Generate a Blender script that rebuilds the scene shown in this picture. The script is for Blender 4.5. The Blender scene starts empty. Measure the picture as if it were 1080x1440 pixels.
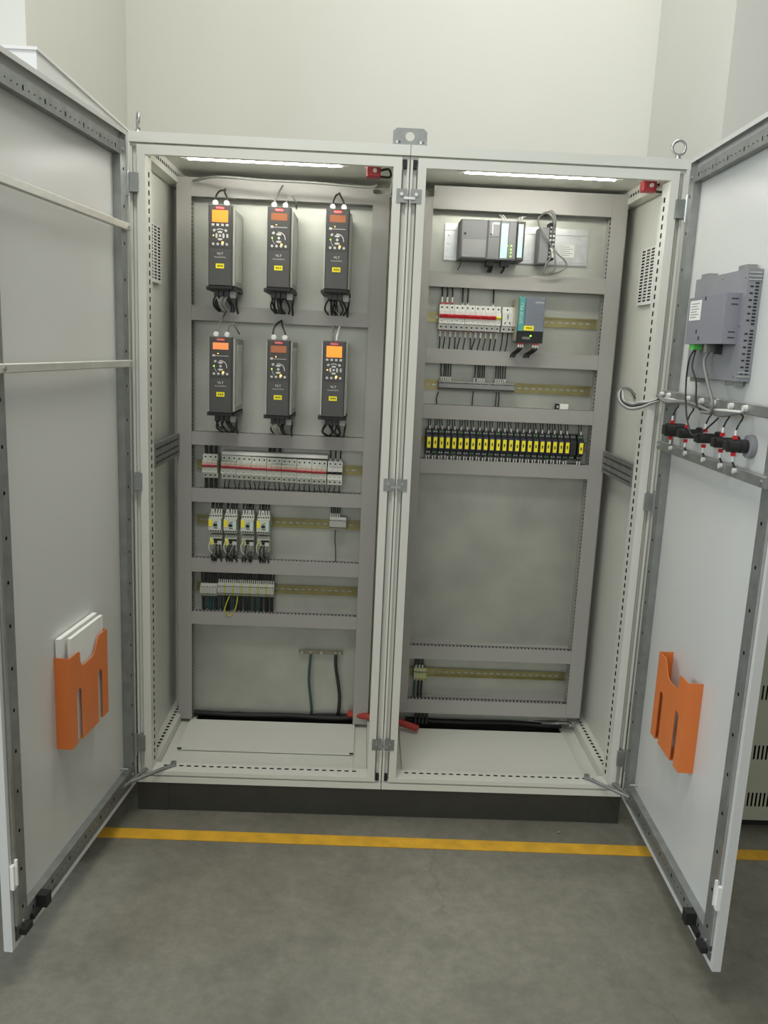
import bpy, math, random
from mathutils import Vector, Matrix
random.seed(7)
R = math.radians
scene = bpy.context.scene
COL = scene.collection

# ------------------------------------------------------------------ camera
CAM = Vector((-0.09527, -2.52046, 1.53140)); YAW, PIT, ROL, FPX = 0.025619, 0.194700, 0.044613, 1169.81
fw = Vector((math.sin(YAW)*math.cos(PIT), math.cos(YAW)*math.cos(PIT), -math.sin(PIT)))
rt = Vector((math.cos(YAW), -math.sin(YAW), 0)); up = rt.cross(fw)
rt2 = math.cos(ROL)*rt + math.sin(ROL)*up; up2 = -math.sin(ROL)*rt + math.cos(ROL)*up
cam = bpy.data.cameras.new('camera'); cam.sensor_fit = 'VERTICAL'; cam.sensor_height = 24.0
cam.lens = FPX*24.0/1440.0; cam.clip_start = .05; cam.clip_end = 60
co = bpy.data.objects.new('camera', cam); COL.objects.link(co)
m = Matrix((rt2, up2, -fw)).transposed().to_4x4(); m.translation = CAM; co.matrix_world = m
scene.camera = co

# ------------------------------------------------------------------ world, lights, exposure
w = bpy.data.worlds.new('world'); scene.world = w; w.use_nodes = True
w.node_tree.nodes['Background'].inputs['Color'].default_value = (.95, .97, .93, 1)
w.node_tree.nodes['Background'].inputs['Strength'].default_value = .21
def area(name, loc, target, sx, sy, power, col):
    l = bpy.data.lights.new(name, 'AREA'); l.shape = 'RECTANGLE'; l.size = sx; l.size_y = sy; l.energy = power; l.color = col
    o = bpy.data.objects.new(name, l); COL.objects.link(o); o.location = loc
    o.rotation_euler = (Vector(target)-Vector(loc)).to_track_quat('-Z', 'Y').to_euler(); return o
area('front_fill_light', (-1.3, -6.4, 2.5), (.1, 0, 1.1), 6.0, 2.4, 105, (.97, .99, .97))  # added fill from behind the camera to brighten the fronts, no known window
area('front_ceiling_lamp_light', (-.45, -1.4, 3.7), (-.35, -1.2, 0), 1.2, .5, 38, (1, .99, .95))
area('side_window_light', (-4.6, -2.4, 2.4), (.8, -.2, 1.0), 2.4, 1.8, 112, (.78, .88, 1))
area('ceiling_lamp_light', (.3, .2, 4.7), (.2, .9, 0), 2.0, .6, 58, (1, .985, .94))
scene.view_settings.view_transform = 'Standard'; scene.view_settings.look = 'None'
scene.view_settings.exposure = 0.0; scene.view_settings.gamma = 1.0; scene.view_settings.use_curve_mapping = False

# ------------------------------------------------------------------ materials
def lin(c): return tuple((v/255/12.92 if v/255 <= .04045 else ((v/255+.055)/1.055)**2.4) for v in c)
MAT = {}
def mat(name, rgb, rough=.5, metal=0., var=.0, vscale=8., bump=0., bscale=200., emit=None, es=0., spec=.5, stretch=None):
    mt = bpy.data.materials.new(name); mt.use_nodes = True; nt = mt.node_tree; b = nt.nodes['Principled BSDF']
    c = lin(rgb)
    b.inputs['Base Color'].default_value = (*c, 1); b.inputs['Roughness'].default_value = rough; b.inputs['Metallic'].default_value = metal
    b.inputs['Specular IOR Level'].default_value = spec
    tc = nt.nodes.new('ShaderNodeTexCoord'); mp = nt.nodes.new('ShaderNodeMapping'); nt.links.new(tc.outputs['Object'], mp.inputs['Vector'])
    if stretch: mp.inputs['Scale'].default_value = stretch
    if var > 0:
        n = nt.nodes.new('ShaderNodeTexNoise'); n.inputs['Scale'].default_value = vscale; n.inputs['Detail'].default_value = 6
        nt.links.new(mp.outputs[0], n.inputs['Vector'])
        r = nt.nodes.new('ShaderNodeValToRGB'); r.color_ramp.elements[0].position = .3; r.color_ramp.elements[1].position = .7
        r.color_ramp.elements[0].color = (*[max(0, v*(1-var)) for v in c], 1); r.color_ramp.elements[1].color = (*[min(1, v*(1+var)) for v in c], 1)
        nt.links.new(n.outputs['Fac'], r.inputs['Fac']); nt.links.new(r.outputs['Color'], b.inputs['Base Color'])
    if bump > 0:
        n2 = nt.nodes.new('ShaderNodeTexNoise'); n2.inputs['Scale'].default_value = bscale; n2.inputs['Detail'].default_value = 3
        nt.links.new(mp.outputs[0], n2.inputs['Vector'])
        bp = nt.nodes.new('ShaderNodeBump'); bp.inputs['Strength'].default_value = bump; bp.inputs['Distance'].default_value = .002
        nt.links.new(n2.outputs['Fac'], bp.inputs['Height']); nt.links.new(bp.outputs['Normal'], b.inputs['Normal'])
    if emit:
        b.inputs['Emission Color'].default_value = (*lin(emit), 1); b.inputs['Emission Strength'].default_value = es
    MAT[name] = mt; return mt
mat('paint', (219, 220, 210), .36, var=.02, vscale=3, bump=.05, bscale=350)
mat('door_paint', (205, 206, 201), .33, var=.02, vscale=2.5, bump=.06, bscale=350)
mat('galv', (150, 153, 150), .48, .7, var=.13, vscale=26, bump=.03, bscale=60)
mat('plate', (172, 174, 164), .42, .45, var=.12, vscale=7, bump=.03, bscale=40)
mat('bar', (198, 199, 190), .4, .3, var=.05, vscale=30)
mat('zinc', (185, 187, 185), .33, .85, var=.08, vscale=40)
mat('duct', (160, 158, 153), .38, var=.03, vscale=4, bump=.02)
mat('duct_in', (128, 127, 122), .5)
mat('din', (150, 143, 100), .35, .7, var=.12, vscale=18)
mat('dark', (26, 26, 25), .55)
mat('black', (34, 34, 33), .42, var=.1, vscale=60)
mat('seal', (104, 104, 98), .6)
mat('rubber', (24, 25, 24), .6)
mat('plinth', (54, 54, 48), .55, var=.12, vscale=12, bump=.1, bscale=120)
mat('orange', (216, 118, 54), .45, var=.03, vscale=10)
mat('paper', (226, 228, 222), .7, var=.03, vscale=30)
mat('drive_dark', (74, 73, 72), .42, var=.04, vscale=30)
mat('drive_face', (62, 61, 60), .40)
mat('drive_grey', (190, 192, 184), .45, var=.03, vscale=20)
mat('lcd', (210, 110, 30), .3, emit=(255, 140, 35), es=1.1)
mat('lcd_dim', (120, 72, 40), .25, emit=(235, 120, 40), es=.22)
mat('lcd_mid', (190, 120, 70), .25, emit=(245, 140, 70), es=.6)
mat('red', (196, 34, 42), .4)
mat('red_dark', (178, 52, 62), .42)
mat('salmon', (208, 172, 150), .5)
mat('white', (232, 232, 226), .42)
mat('key', (205, 206, 200), .45)
mat('yellow', (252, 238, 40), .5)
mat('ink', (70, 62, 22), .6)
mat('print', (120, 122, 120), .6)
mat('breaker', (206, 210, 198), .42, var=.03, vscale=40)
mat('breaker_w', (232, 232, 226), .4)
mat('terminal', (176, 176, 168), .5)
mat('terminal_d', (140, 141, 138), .45)
mat('terminal_gy', (168, 176, 74), .5)
mat('plc_grey', (122, 122, 124), .5, var=.03, vscale=30)
mat('plc_door', (140, 140, 141), .48)
mat('teal', (196, 230, 228), .45)
mat('teal_deep', (84, 158, 152), .45)
mat('psu', (118, 124, 136), .45)
mat('beige', (205, 202, 184), .5)
mat('blue', (44, 48, 92), .45, var=.4, vscale=90)
mat('relay_black', (40, 41, 44), .45, var=.25, vscale=120)
mat('wire', (38, 38, 38), .5)
mat('wire_grey', (120, 120, 116), .5)
mat('wire_white', (205, 205, 198), .5)
mat('wire_teal', (48, 78, 78), .5)
mat('wire_gy', (190, 184, 60), .5)
mat('wire_red', (170, 58, 50), .5)
mat('ferrule', (220, 220, 214), .5)
mat('hmi', (140, 141, 145), .42, .15, var=.03, vscale=12)
mat('hmi_box', (134, 134, 142), .45, .1)
mat('green', (96, 190, 84), .5)
mat('led_green', (120, 230, 60), .3, emit=(150, 255, 60), es=3)
mat('led_amber', (255, 190, 90), .3, emit=(255, 190, 80), es=4)
mat('tube', (255, 255, 250), .3, emit=(255, 253, 245), es=34)
mat('wallpaint', (208, 208, 199), .75, var=.02, vscale=1.2, bump=.04, bscale=60)
mat('neighbour', (172, 176, 156), .45, var=.03, vscale=3)
mat('neighbour_white', (222, 222, 218), .4)
mat('yellow_line', (206, 158, 40), .6, var=.14, vscale=18)
mat('copper', (140, 132, 112), .4, .6, var=.15, vscale=30)

# concrete floor: mottled trowelled concrete with stains and hairline cracks
cm = bpy.data.materials.new('concrete'); cm.use_nodes = True; nt = cm.node_tree; b = nt.nodes['Principled BSDF']; MAT['concrete'] = cm
tc = nt.nodes.new('ShaderNodeTexCoord')
def noise(s, d=8, r=.6, dist=0):
    n = nt.nodes.new('ShaderNodeTexNoise'); n.inputs['Scale'].default_value = s; n.inputs['Detail'].default_value = d
    n.inputs['Roughness'].default_value = r; n.inputs['Distortion'].default_value = dist
    nt.links.new(tc.outputs['Object'], n.inputs['Vector']); return n
def ramp(src, stops):
    r = nt.nodes.new('ShaderNodeValToRGB'); e = r.color_ramp.elements
    while len(e) < len(stops): e.new(.5)
    for el, (p, c) in zip(e, stops): el.position = p; el.color = (*c, 1)
    nt.links.new(src, r.inputs['Fac']); return r
def mix(a, b_, fac, mode='MIX'):
    x = nt.nodes.new('ShaderNodeMix'); x.data_type = 'RGBA'; x.blend_type = mode
    if isinstance(fac, float): x.inputs[0].default_value = fac
    else: nt.links.new(fac, x.inputs[0])
    nt.links.new(a, x.inputs[6]); nt.links.new(b_, x.inputs[7]); return x.outputs[2]
n1 = noise(1.1, 5, .55, .4); n2 = noise(5, 9, .68, .3); n3 = noise(26, 8, .75)
c1 = ramp(n1.outputs['Fac'], [(.28, lin((103, 101, 90))), (.5, lin((116, 114, 103))), (.72, lin((129, 127, 116)))])
c2 = ramp(n2.outputs['Fac'], [(.3, (.66, .66, .63)), (.5, (.97, .97, .96)), (.75, (1.18, 1.18, 1.16))])
c3 = ramp(n3.outputs['Fac'], [(.3, (.72, .72, .69)), (.7, (1.18, 1.18, 1.17))])
col = mix(mix(c1.outputs[0], c2.outputs[0], .6, 'MULTIPLY'), c3.outputs[0], .8, 'MULTIPLY')
vo = nt.nodes.new('ShaderNodeTexVoronoi'); vo.feature = 'DISTANCE_TO_EDGE'; vo.inputs['Scale'].default_value = .95
vm = nt.nodes.new('ShaderNodeMix'); vm.data_type = 'VECTOR'; vm.inputs[0].default_value = .22
nw = noise(2.2, 6, .7); nt.links.new(tc.outputs['Object'], vm.inputs[4]); nt.links.new(nw.outputs['Color'], vm.inputs[5]); nt.links.new(vm.outputs[1], vo.inputs['Vector'])
ck = ramp(vo.outputs['Distance'], [(0, (.72, .72, .69)), (.003, (1, 1, 1))])
nk = noise(1.6, 2); km = ramp(nk.outputs['Fac'], [(.52, (0, 0, 0)), (.6, (.8, .8, .8))])
col = mix(col, mix(col, ck.outputs[0], 1., 'MULTIPLY'), km.outputs[0])
nt.links.new(col, b.inputs['Base Color'])
rr = ramp(n2.outputs['Fac'], [(.3, (.5, .5, .5)), (.7, (.68, .68, .68))]); nt.links.new(rr.outputs[0], b.inputs['Roughness'])
bp = nt.nodes.new('ShaderNodeBump'); bp.inputs['Strength'].default_value = .12; bp.inputs['Distance'].default_value = .004
nt.links.new(n3.outputs['Fac'], bp.inputs['Height']); nt.links.new(bp.outputs[0], b.inputs['Normal'])

# ------------------------------------------------------------------ mesh helpers
class MB:
    def __init__(s): s.v = []; s.f = []; s.sm = []
    def add(s, vs, fs, smooth=False):
        o = len(s.v); s.v += [tuple(q) for q in vs]; s.f += [tuple(i+o for i in f) for f in fs]; s.sm += [smooth]*len(fs); return s
    def box(s, x0, x1, y0, y1, z0, z1, c=0.):
        if c <= 0:
            s.add([(x0, y0, z0), (x1, y0, z0), (x1, y1, z0), (x0, y1, z0), (x0, y0, z1), (x1, y0, z1), (x1, y1, z1), (x0, y1, z1)],
                  [(0, 3, 2, 1), (4, 5, 6, 7), (0, 1, 5, 4), (1, 2, 6, 5), (2, 3, 7, 6), (3, 0, 4, 7)])
        else:   # front (min y) edges chamfered
            s.add([(x0+c, y0, z0+c), (x1-c, y0, z0+c), (x1-c, y0, z1-c), (x0+c, y0, z1-c),
                   (x0, y0+c, z0), (x1, y0+c, z0), (x1, y0+c, z1), (x0, y0+c, z1),
                   (x0, y1, z0), (x1, y1, z0), (x1, y1, z1), (x0, y1, z1)],
                  [(0, 1, 2, 3), (4, 5, 1, 0), (5, 6, 2, 1), (6, 7, 3, 2), (7, 4, 0, 3), (8, 9, 5, 4), (9, 10, 6, 5), (10, 11, 7, 6), (11, 8, 4, 7), (11, 10, 9, 8)])
        return s
    def cyl(s, p0, p1, r0, r1=None, n=16, caps=True):
        p0 = Vector(p0); p1 = Vector(p1); r1 = r0 if r1 is None else r1
        d = (p1-p0).normalized(); a = d.orthogonal().normalized(); q = d.cross(a)
        vs = []
        for pp, r in ((p0, r0), (p1, r1)):
            for i in range(n):
                t = 2*math.pi*i/n; vs.append(pp+r*(math.cos(t)*a+math.sin(t)*q))
        s.add(vs, [(i, (i+1) % n, n+(i+1) % n, n+i) for i in range(n)], True)
        if caps: s.add(vs[:n], [tuple(reversed(range(n)))]); s.add(vs[n:], [tuple(range(n))])
        return s
    def tube(s, pts, r, n=6, sub=4):
        P = [Vector(q) for q in pts]; c = []
        if len(P) > 2 and sub > 1:
            Q = [2*P[0]-P[1]]+P+[2*P[-1]-P[-2]]
            for i in range(1, len(Q)-2):
                for k in range(sub):
                    t = k/sub; a, b_, c_, d = Q[i-1], Q[i], Q[i+1], Q[i+2]
                    c.append(.5*((2*b_)+(c_-a)*t+(2*a-5*b_+4*c_-d)*t*t+(3*b_-a-3*c_+d)*t**3))
            c.append(P[-1])
        else: c = P
        vs = []; a = None
        for i, q in enumerate(c):
            d = (c[min(i+1, len(c)-1)]-c[max(i-1, 0)])
            d = d.normalized() if d.length > 1e-9 else Vector((0, 0, 1))
            a = d.orthogonal().normalized() if a is None else (a-d*a.dot(d)).normalized()
            e = d.cross(a)
            for k in range(n):
                t = 2*math.pi*k/n; vs.append(q+r*(math.cos(t)*a+math.sin(t)*e))
        L = len(c)
        s.add(vs, [(i*n+k, i*n+(k+1) % n, (i+1)*n+(k+1) % n, (i+1)*n+k) for i in range(L-1) for k in range(n)], True)
        s.add(vs[:n], [tuple(reversed(range(n)))]); s.add(vs[-n:], [tuple(range(n))]); return s
    def torus(s, c, r, rr, ax=(0, 1, 0), n=28, k=8):
        d = Vector(ax).normalized(); a = d.orthogonal().normalized(); e = d.cross(a); c = Vector(c); vs = []
        for i in range(n):
            t = 2*math.pi*i/n; o = math.cos(t)*a+math.sin(t)*e
            for j in range(k):
                u = 2*math.pi*j/k; vs.append(c+o*(r+rr*math.cos(u))+d*rr*math.sin(u))
        s.add(vs, [(i*k+j, ((i+1) % n)*k+j, ((i+1) % n)*k+(j+1) % k, i*k+(j+1) % k) for i in range(n) for j in range(k)], True); return s
    def extr(s, prof, ax, a0, a1):
        """prof: 2D polygon; ax 'x': (y,z) along x; 'y': (x,z) along y; 'z': (x,y) along z"""
        def P(q, a): return {'x': (a, q[0], q[1]), 'y': (q[0], a, q[1]), 'z': (q[0], q[1], a)}[ax]
        n = len(prof); s.add([P(q, a0) for q in prof]+[P(q, a1) for q in prof],
            [(i, (i+1) % n, n+(i+1) % n, n+i) for i in range(n)]+[tuple(reversed(range(n))), tuple(range(n, 2*n))]); return s
    def perf(s, O, U, V, L, W, holes):
        O = Vector(O); U = Vector(U); V = Vector(V)
        rows = sorted({(h[2], h[3]) for h in holes})
        vs = [0]+[q for rw in rows for q in rw]+[W]
        for j in range(len(vs)-1):
            v0, v1 = vs[j], vs[j+1]
            if v1-v0 < 1e-7: continue
            hs = sorted((h[0], h[1]) for h in holes if abs(h[2]-v0) < 1e-9 and abs(h[3]-v1) < 1e-9)
            u = 0
            for h0, h1 in hs+[(L, L)]:
                if h0-u > 1e-7:
                    s.add([O+U*u+V*v0, O+U*h0+V*v0, O+U*h0+V*v1, O+U*u+V*v1], [(0, 1, 2, 3)])
                u = h1
        return s
    def hollow(s, O, U, V, N, L, W, D, holes):
        """hollow box: perforated face at O spanned by U*L, V*W; body goes back D along N"""
        s.perf(O, U, V, L, W, holes)
        O = Vector(O); U = Vector(U)*L; V = Vector(V)*W; N = Vector(N)*D
        a = [O, O+U, O+U+V, O+V, O+N, O+U+N, O+U+V+N, O+V+N]
        s.add(a, [(4, 7, 6, 5), (0, 4, 5, 1), (1, 5, 6, 2), (2, 6, 7, 3), (3, 7, 4, 0)]); return s
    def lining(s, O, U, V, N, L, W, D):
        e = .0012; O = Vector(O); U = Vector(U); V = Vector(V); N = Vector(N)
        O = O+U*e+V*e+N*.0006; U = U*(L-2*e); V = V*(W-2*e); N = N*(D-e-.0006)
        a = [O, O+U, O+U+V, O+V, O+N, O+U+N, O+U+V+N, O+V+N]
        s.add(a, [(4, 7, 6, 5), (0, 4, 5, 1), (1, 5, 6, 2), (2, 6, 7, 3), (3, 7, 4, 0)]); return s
    def mesh(s, name):
        me = bpy.data.meshes.new(name); me.from_pydata(s.v, [], s.f); me.polygons.foreach_set('use_smooth', s.sm); me.update(); return me
    def build(s, name, material, parent=None, label=None):
        me = s.mesh(name); me.materials.append(MAT[material]); o = bpy.data.objects.new(name, me); COL.objects.link(o)
        if parent: o.parent = parent
        if label: o['label'] = label
        return o
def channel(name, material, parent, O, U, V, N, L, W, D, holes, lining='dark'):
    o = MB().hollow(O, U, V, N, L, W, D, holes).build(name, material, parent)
    k = MB().lining(O, U, V, N, L, W, D)  # added near-black liner: paints the shade seen through the holes
    if parent is not None and parent.parent is None: k.build('hollow_shade', lining, o)
    else: k.build('hollow_shade', lining, parent)
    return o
def row(n0, n1, pitch, ln, v0, v1): # holes along u
    out = []; u = n0
    while u+ln <= n1+1e-9: out.append((u, u+ln, v0, v1)); u += pitch
    return out
def tag(o, label, cat, group=None, kind=None):
    o['label'] = label; o['category'] = cat
    if group: o['group'] = group
    if kind: o['kind'] = kind
    return o
def thing(name, label, cat, loc=(0, 0, 0), rz=0., group=None):
    o = bpy.data.objects.new(name, None); COL.objects.link(o); o.empty_display_size = .05
    o.location = loc; o.rotation_euler = (0, 0, rz); return tag(o, label, cat, group)
def kids(o): return [c for c in COL.objects if c.parent == o]
def clone(proto, parent, loc=None, name=None):
    c = proto.copy(); COL.objects.link(c); c.parent = parent
    if loc is not None: c.location = loc
    return c
def struct(o, label=None):
    o['kind'] = 'structure'
    if label: o['label'] = label
    return o
def inst(me, name, parent, loc=(0, 0, 0), rot=None, scale=None):
    o = bpy.data.objects.new(name, me); COL.objects.link(o); o.parent = parent; o.location = loc
    if rot: o.rotation_euler = rot
    if scale: o.scale = scale
    return o
def mm(mb, name, material): me = mb.mesh(name); me.materials.append(MAT[material]); return me
TXT = {}
def text_mesh(txt, size, material, width=None):
    k = (txt, size, material)
    if k not in TXT:
        cu = bpy.data.curves.new('lettering', 'FONT'); cu.body = txt; cu.size = size; cu.align_x = 'CENTER'; cu.align_y = 'CENTER'; cu.extrude = .0002; cu.resolution_u = 2
        o = bpy.data.objects.new('lettering', cu); COL.objects.link(o)
        dg = bpy.context.evaluated_depsgraph_get(); me = bpy.data.meshes.new_from_object(o.evaluated_get(dg)); me.name = 'lettering'
        bpy.data.objects.remove(o); me.materials.clear(); me.materials.append(MAT[material])
        TXT[k] = me
    return TXT[k]
def letter(txt, size, material, parent, loc, rot=(R(90), 0, 0), sx=1., name='lettering'):
    return inst(text_mesh(txt, size, material), name, parent, loc, rot, (sx, 1, 1))

# ------------------------------------------------------------------ the setting
f = MB(); f.add([(-5, -5, 0), (5, -5, 0), (5, 2.2, 0), (-5, 2.2, 0), (-5, -5, -.1), (5, -5, -.1), (5, 2.2, -.1), (-5, 2.2, -.1)],
    [(0, 1, 2, 3), (7, 6, 5, 4), (0, 4, 5, 1), (1, 5, 6, 2), (2, 6, 7, 3), (3, 7, 4, 0)])
struct(f.build('floor', 'concrete'), 'grey trowelled concrete floor')
struct(MB().box(-1.31, 1.25, 1.74, 1.84, 0, 4.8).build('wall_back', 'wallpaint'), 'white wall at the back of the recess')
struct(MB().extr([(-5, .62), (-1.316, .62), (-1.286, 1.84), (-5, 1.84)], 'z', 0, 4.8).build('wall_left', 'wallpaint'), 'white wall pier left of the recess')
struct(MB().extr([(1.125, .62), (5, .62), (5, 1.84), (1.215, 1.84)], 'z', 0, 4.8).build('wall_right', 'wallpaint'), 'white wall pier right of the recess')
L = MB(); L.add([(-4, -.085, .0005), (4, -.155, .0005), (4, -.209, .0005), (-4, -.137, .0005), (-4, -.085, .0025), (4, -.155, .0025), (4, -.209, .0025), (-4, -.137, .0025)],
    [(4, 7, 6, 5), (0, 1, 2, 3), (0, 4, 5, 1), (1, 5, 6, 2), (2, 6, 7, 3), (3, 7, 4, 0)])
tag(L.build('floor_marking', 'yellow_line'), 'long yellow painted safety line across the concrete floor', 'floor marking')

# neighbouring cabinets
t = thing('steel_cabinet', 'grey green steel cabinet with rows of louvre slots behind the right door', 'cabinet', (1.55, 0, 0))
hs = []
for z0 in (.07, .24, .45, .66, .87):
    for g in (.0, .16): hs += [(u, u+.006, z0-.02, z0+.03) for u in [.075+.0135*i+g for i in range(9)]]
MB().hollow((-.4, 0, .03), (1, 0, 0), (0, 0, 1), (0, 1, 0), .8, 1.87, .6, [(h[0], h[1], h[2], h[3]) for h in hs]).build('body', 'neighbour', t)
MB().box(-.39, .39, .02, .59, 0, .03).build('base', 'rubber', t)
MB().box(-.402, .402, -.004, .602, 1.9, 1.92).build('top_cover', 'neighbour', t)
t = thing('white_cabinet', 'white steel cabinet standing behind the open left door', 'cabinet', (-1.36, -.34, 0))
MB().box(-.44, .44, 0, .9, .06, 2.1925).build('body', 'neighbour_white', t)
MB().box(-.43, .43, .02, .88, 0, .06).build('base', 'rubber', t)
MB().box(-.444, .444, -.004, .906, 2.1925, 2.2).build('top_cover', 'neighbour_white', t)

# ------------------------------------------------------------------ enclosure
def cyl_mesh(r, h, n, name, material):   # disc facing -y with its base at y=0
    return mm(MB().cyl((0, 0, 0), (0, -h, 0), r, n=n), name, material)
SCREW = cyl_mesh(.0035, .0018, 10, 'screw', 'zinc'); HOLE = cyl_mesh(.0031, .0008, 10, 'terminal_screw', 'dark')
BOLT = cyl_mesh(.006, .004, 6, 'bolt', 'zinc')
H = 2.1
def enclosure(cx, m, label):
    """m=+1: hinge on the left (left unit); -1: hinge on the right"""
    t = thing('control_cabinet', label, 'control cabinet', (cx, 0, .1))
    X = lambda x: m*x      # local x, outer (hinge) side is at -0.4*m
    def bx(mb, x0, x1, *a, **k): a0, a1 = sorted((X(x0), X(x1))); return mb.box(a0, a1, *a, **k)
    MB().box(-.3992, .3992, -.001, .6, 1.985, 2.0).box(-.3992, .3992, -.001, .02, 1.972, 1.985).build('roof', 'paint', t)
    fr = MB()
    for sx in (-1, 1):
        fr.box(*sorted((sx*.3985, sx*.3772)), .020, .05, .027, 1.962); fr.box(*sorted((sx*.3985, sx*.3915)), .008, .0198, .027, 1.962)
        fr.box(*sorted((sx*.377, sx*.353)), 0, .02, .04, 1.94)
    fr.box(-.377, .377, 0, .02, 1.94, 1.966); fr.box(-.3992, .3992, .014, .05, 1.962, 1.9718)
    fr.box(-.3988, .3988, -.001, .05, 0, .02); fr.box(-.3988, .3988, .014, .05, .02, .0268); fr.box(-.377, .377, 0, .02, .026, .04)
    fr.build('front_frame', 'paint', t)
    for sx in (-1, 1):    # returns with a row of slots
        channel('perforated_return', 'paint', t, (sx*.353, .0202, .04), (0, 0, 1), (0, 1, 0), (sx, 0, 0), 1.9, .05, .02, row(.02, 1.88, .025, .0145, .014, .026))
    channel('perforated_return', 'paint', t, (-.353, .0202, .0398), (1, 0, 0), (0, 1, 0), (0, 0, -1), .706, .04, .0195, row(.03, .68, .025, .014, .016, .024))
    MB().box(-.398, .398, .594, .598, 0, 1.985).build('back_panel', 'paint', t)
    bx(MB(), -.4, -.397, .05, .594, 0, 1.985).build('side_panel', 'paint', t)
    if m > 0: bx(MB(), .396, .399, .05, .594, 0, 1.985).build('side_panel', 'paint', t)
    # rear posts
    for sx in (-1, 1): MB().box(*sorted((sx*.397, sx*.352)), .545, .594, .0, 1.985).build('rear_post', 'paint', t)
    # depth rails bottom / top
    for sx in (-1, 1):
        x0 = -.397 if sx < 0 else .352
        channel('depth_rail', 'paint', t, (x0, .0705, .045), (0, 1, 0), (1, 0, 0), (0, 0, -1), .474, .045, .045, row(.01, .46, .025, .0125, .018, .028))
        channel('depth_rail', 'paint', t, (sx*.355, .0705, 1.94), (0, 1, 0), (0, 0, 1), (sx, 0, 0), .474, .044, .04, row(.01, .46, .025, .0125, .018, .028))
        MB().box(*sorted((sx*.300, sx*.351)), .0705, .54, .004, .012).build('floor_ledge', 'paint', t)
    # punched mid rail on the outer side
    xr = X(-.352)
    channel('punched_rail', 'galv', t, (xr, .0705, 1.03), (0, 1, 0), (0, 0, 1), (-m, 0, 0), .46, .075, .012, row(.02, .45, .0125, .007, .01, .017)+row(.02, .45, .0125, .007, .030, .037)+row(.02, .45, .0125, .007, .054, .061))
    # vent cover
    hs = []
    for i in range(4):
        for k in range(17): hs.append((.012+i*.045, .042+i*.045, .01+k*.0098, .0155+k*.0098))
    channel('vent_grille', 'white', t, (X(-.386), .125, 1.605), (0, 1, 0), (0, 0, 1), (-m, 0, 0), .19, .178, .0105, hs)
    # mounting plate
    MB().box(-.36, .36, .48, .483, .025, 1.965).build('mounting_plate', 'plate', t)
    for sx in (-1, 1):
        for z in (.03, 1.93): MB().box(*sorted((sx*.37, sx*.33)), .452, .4795, z, z+.022).build('plate_bracket', 'zinc', t)
    # floor plates
    if m > 0:
        MB().box(-.315, .305, .19, .425, .018, .024).build('gland_plate', 'paint', t)
        MB().box(-.315, .305, .062, .186, .012, .018).build('gland_plate', 'paint', t)
        for x in (-.312, .290): MB().box(x, x+.014, .184, .192, .0245, .027).build('plate_clip', 'dark', t)
    else:
        MB().box(-.327, .295, .062, .41, .018, .024).build('gland_plate', 'paint', t)
    # hinges
    for zz in (1.862, 1.0, .14):
        h = bx(MB(), -.412, -.372, -.012, .0135, zz-.026, zz+.026).build('hinge', 'galv', t)
        mb = MB().cyl((X(-.402), -.016, zz-.038), (X(-.402), -.016, zz+.038), .007, n=12); mb.build('hinge_pin', 'zinc', h)
    return t
cabL = enclosure(-.4, 1, 'left control cabinet, door open, with six motor drives inside')
cabR = enclosure(.4, -1, 'right control cabinet, door open, with yellow tagged relays inside')
# parts at the joint between the units
for zz in (1.862, 1.02, .159):
    o = MB().box(.364, .395, -.003, -.0002, zz-.019, zz+.019).build('baying_clip', 'galv', cabL); MB().cyl((.379, -.004, zz+.004), (.379, -.0075, zz+.004), .005, n=10).build('clip_screw', 'zinc', o)
    o = MB().box(-.395, -.364, -.003, -.0002, zz-.019, zz+.019).build('baying_clip', 'galv', cabR); MB().cyl((-.379, -.004, zz+.004), (-.379, -.0075, zz+.004), .005, n=10).build('clip_screw', 'zinc', o)
    MB().box(.386, .418, -.007, -.0032, zz-.010, zz-.003).build('clip_bridge', 'zinc', cabL)
for cab, s in ((cabL, 1), (cabR, -1)):
    for z0, z1 in ((1.938, 1.9615), (.0275, .048)): MB().box(*sorted((s*.3805, s*.391)), .004, .0195, z0, z1).build('corner_cap', 'rubber', cab)
# door seals
for cab in (cabL, cabR):
    g = MB()
    for sx in (-1, 1): g.box(*sorted((sx*.3775, sx*.3800)), .008, .0198, .05, 1.935)
    g.build('door_seal', 'seal', cab)

# plinth
t = thing('plinth', 'dark grey steel plinth under both control cabinets', 'plinth', (0, 0, 0))
MB().box(-.70, .70, .004, .01, 0, .1).build('front_panel', 'plinth', t)
MB().box(-.70, .70, .588, .594, 0, .1).build('rear_panel', 'plinth', t)
for s in (-1, 1):
    MB().box(*sorted((s*.799, s*.793)), .1, .49, 0, .1).build('side_panel', 'plinth', t)
    for y0, y1 in ((.002, .1), (.49, .596)): MB().box(*sorted((s*.7, s*.8)), y0, y1, 0, .1).build('corner_piece', 'plinth', t)

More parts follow.
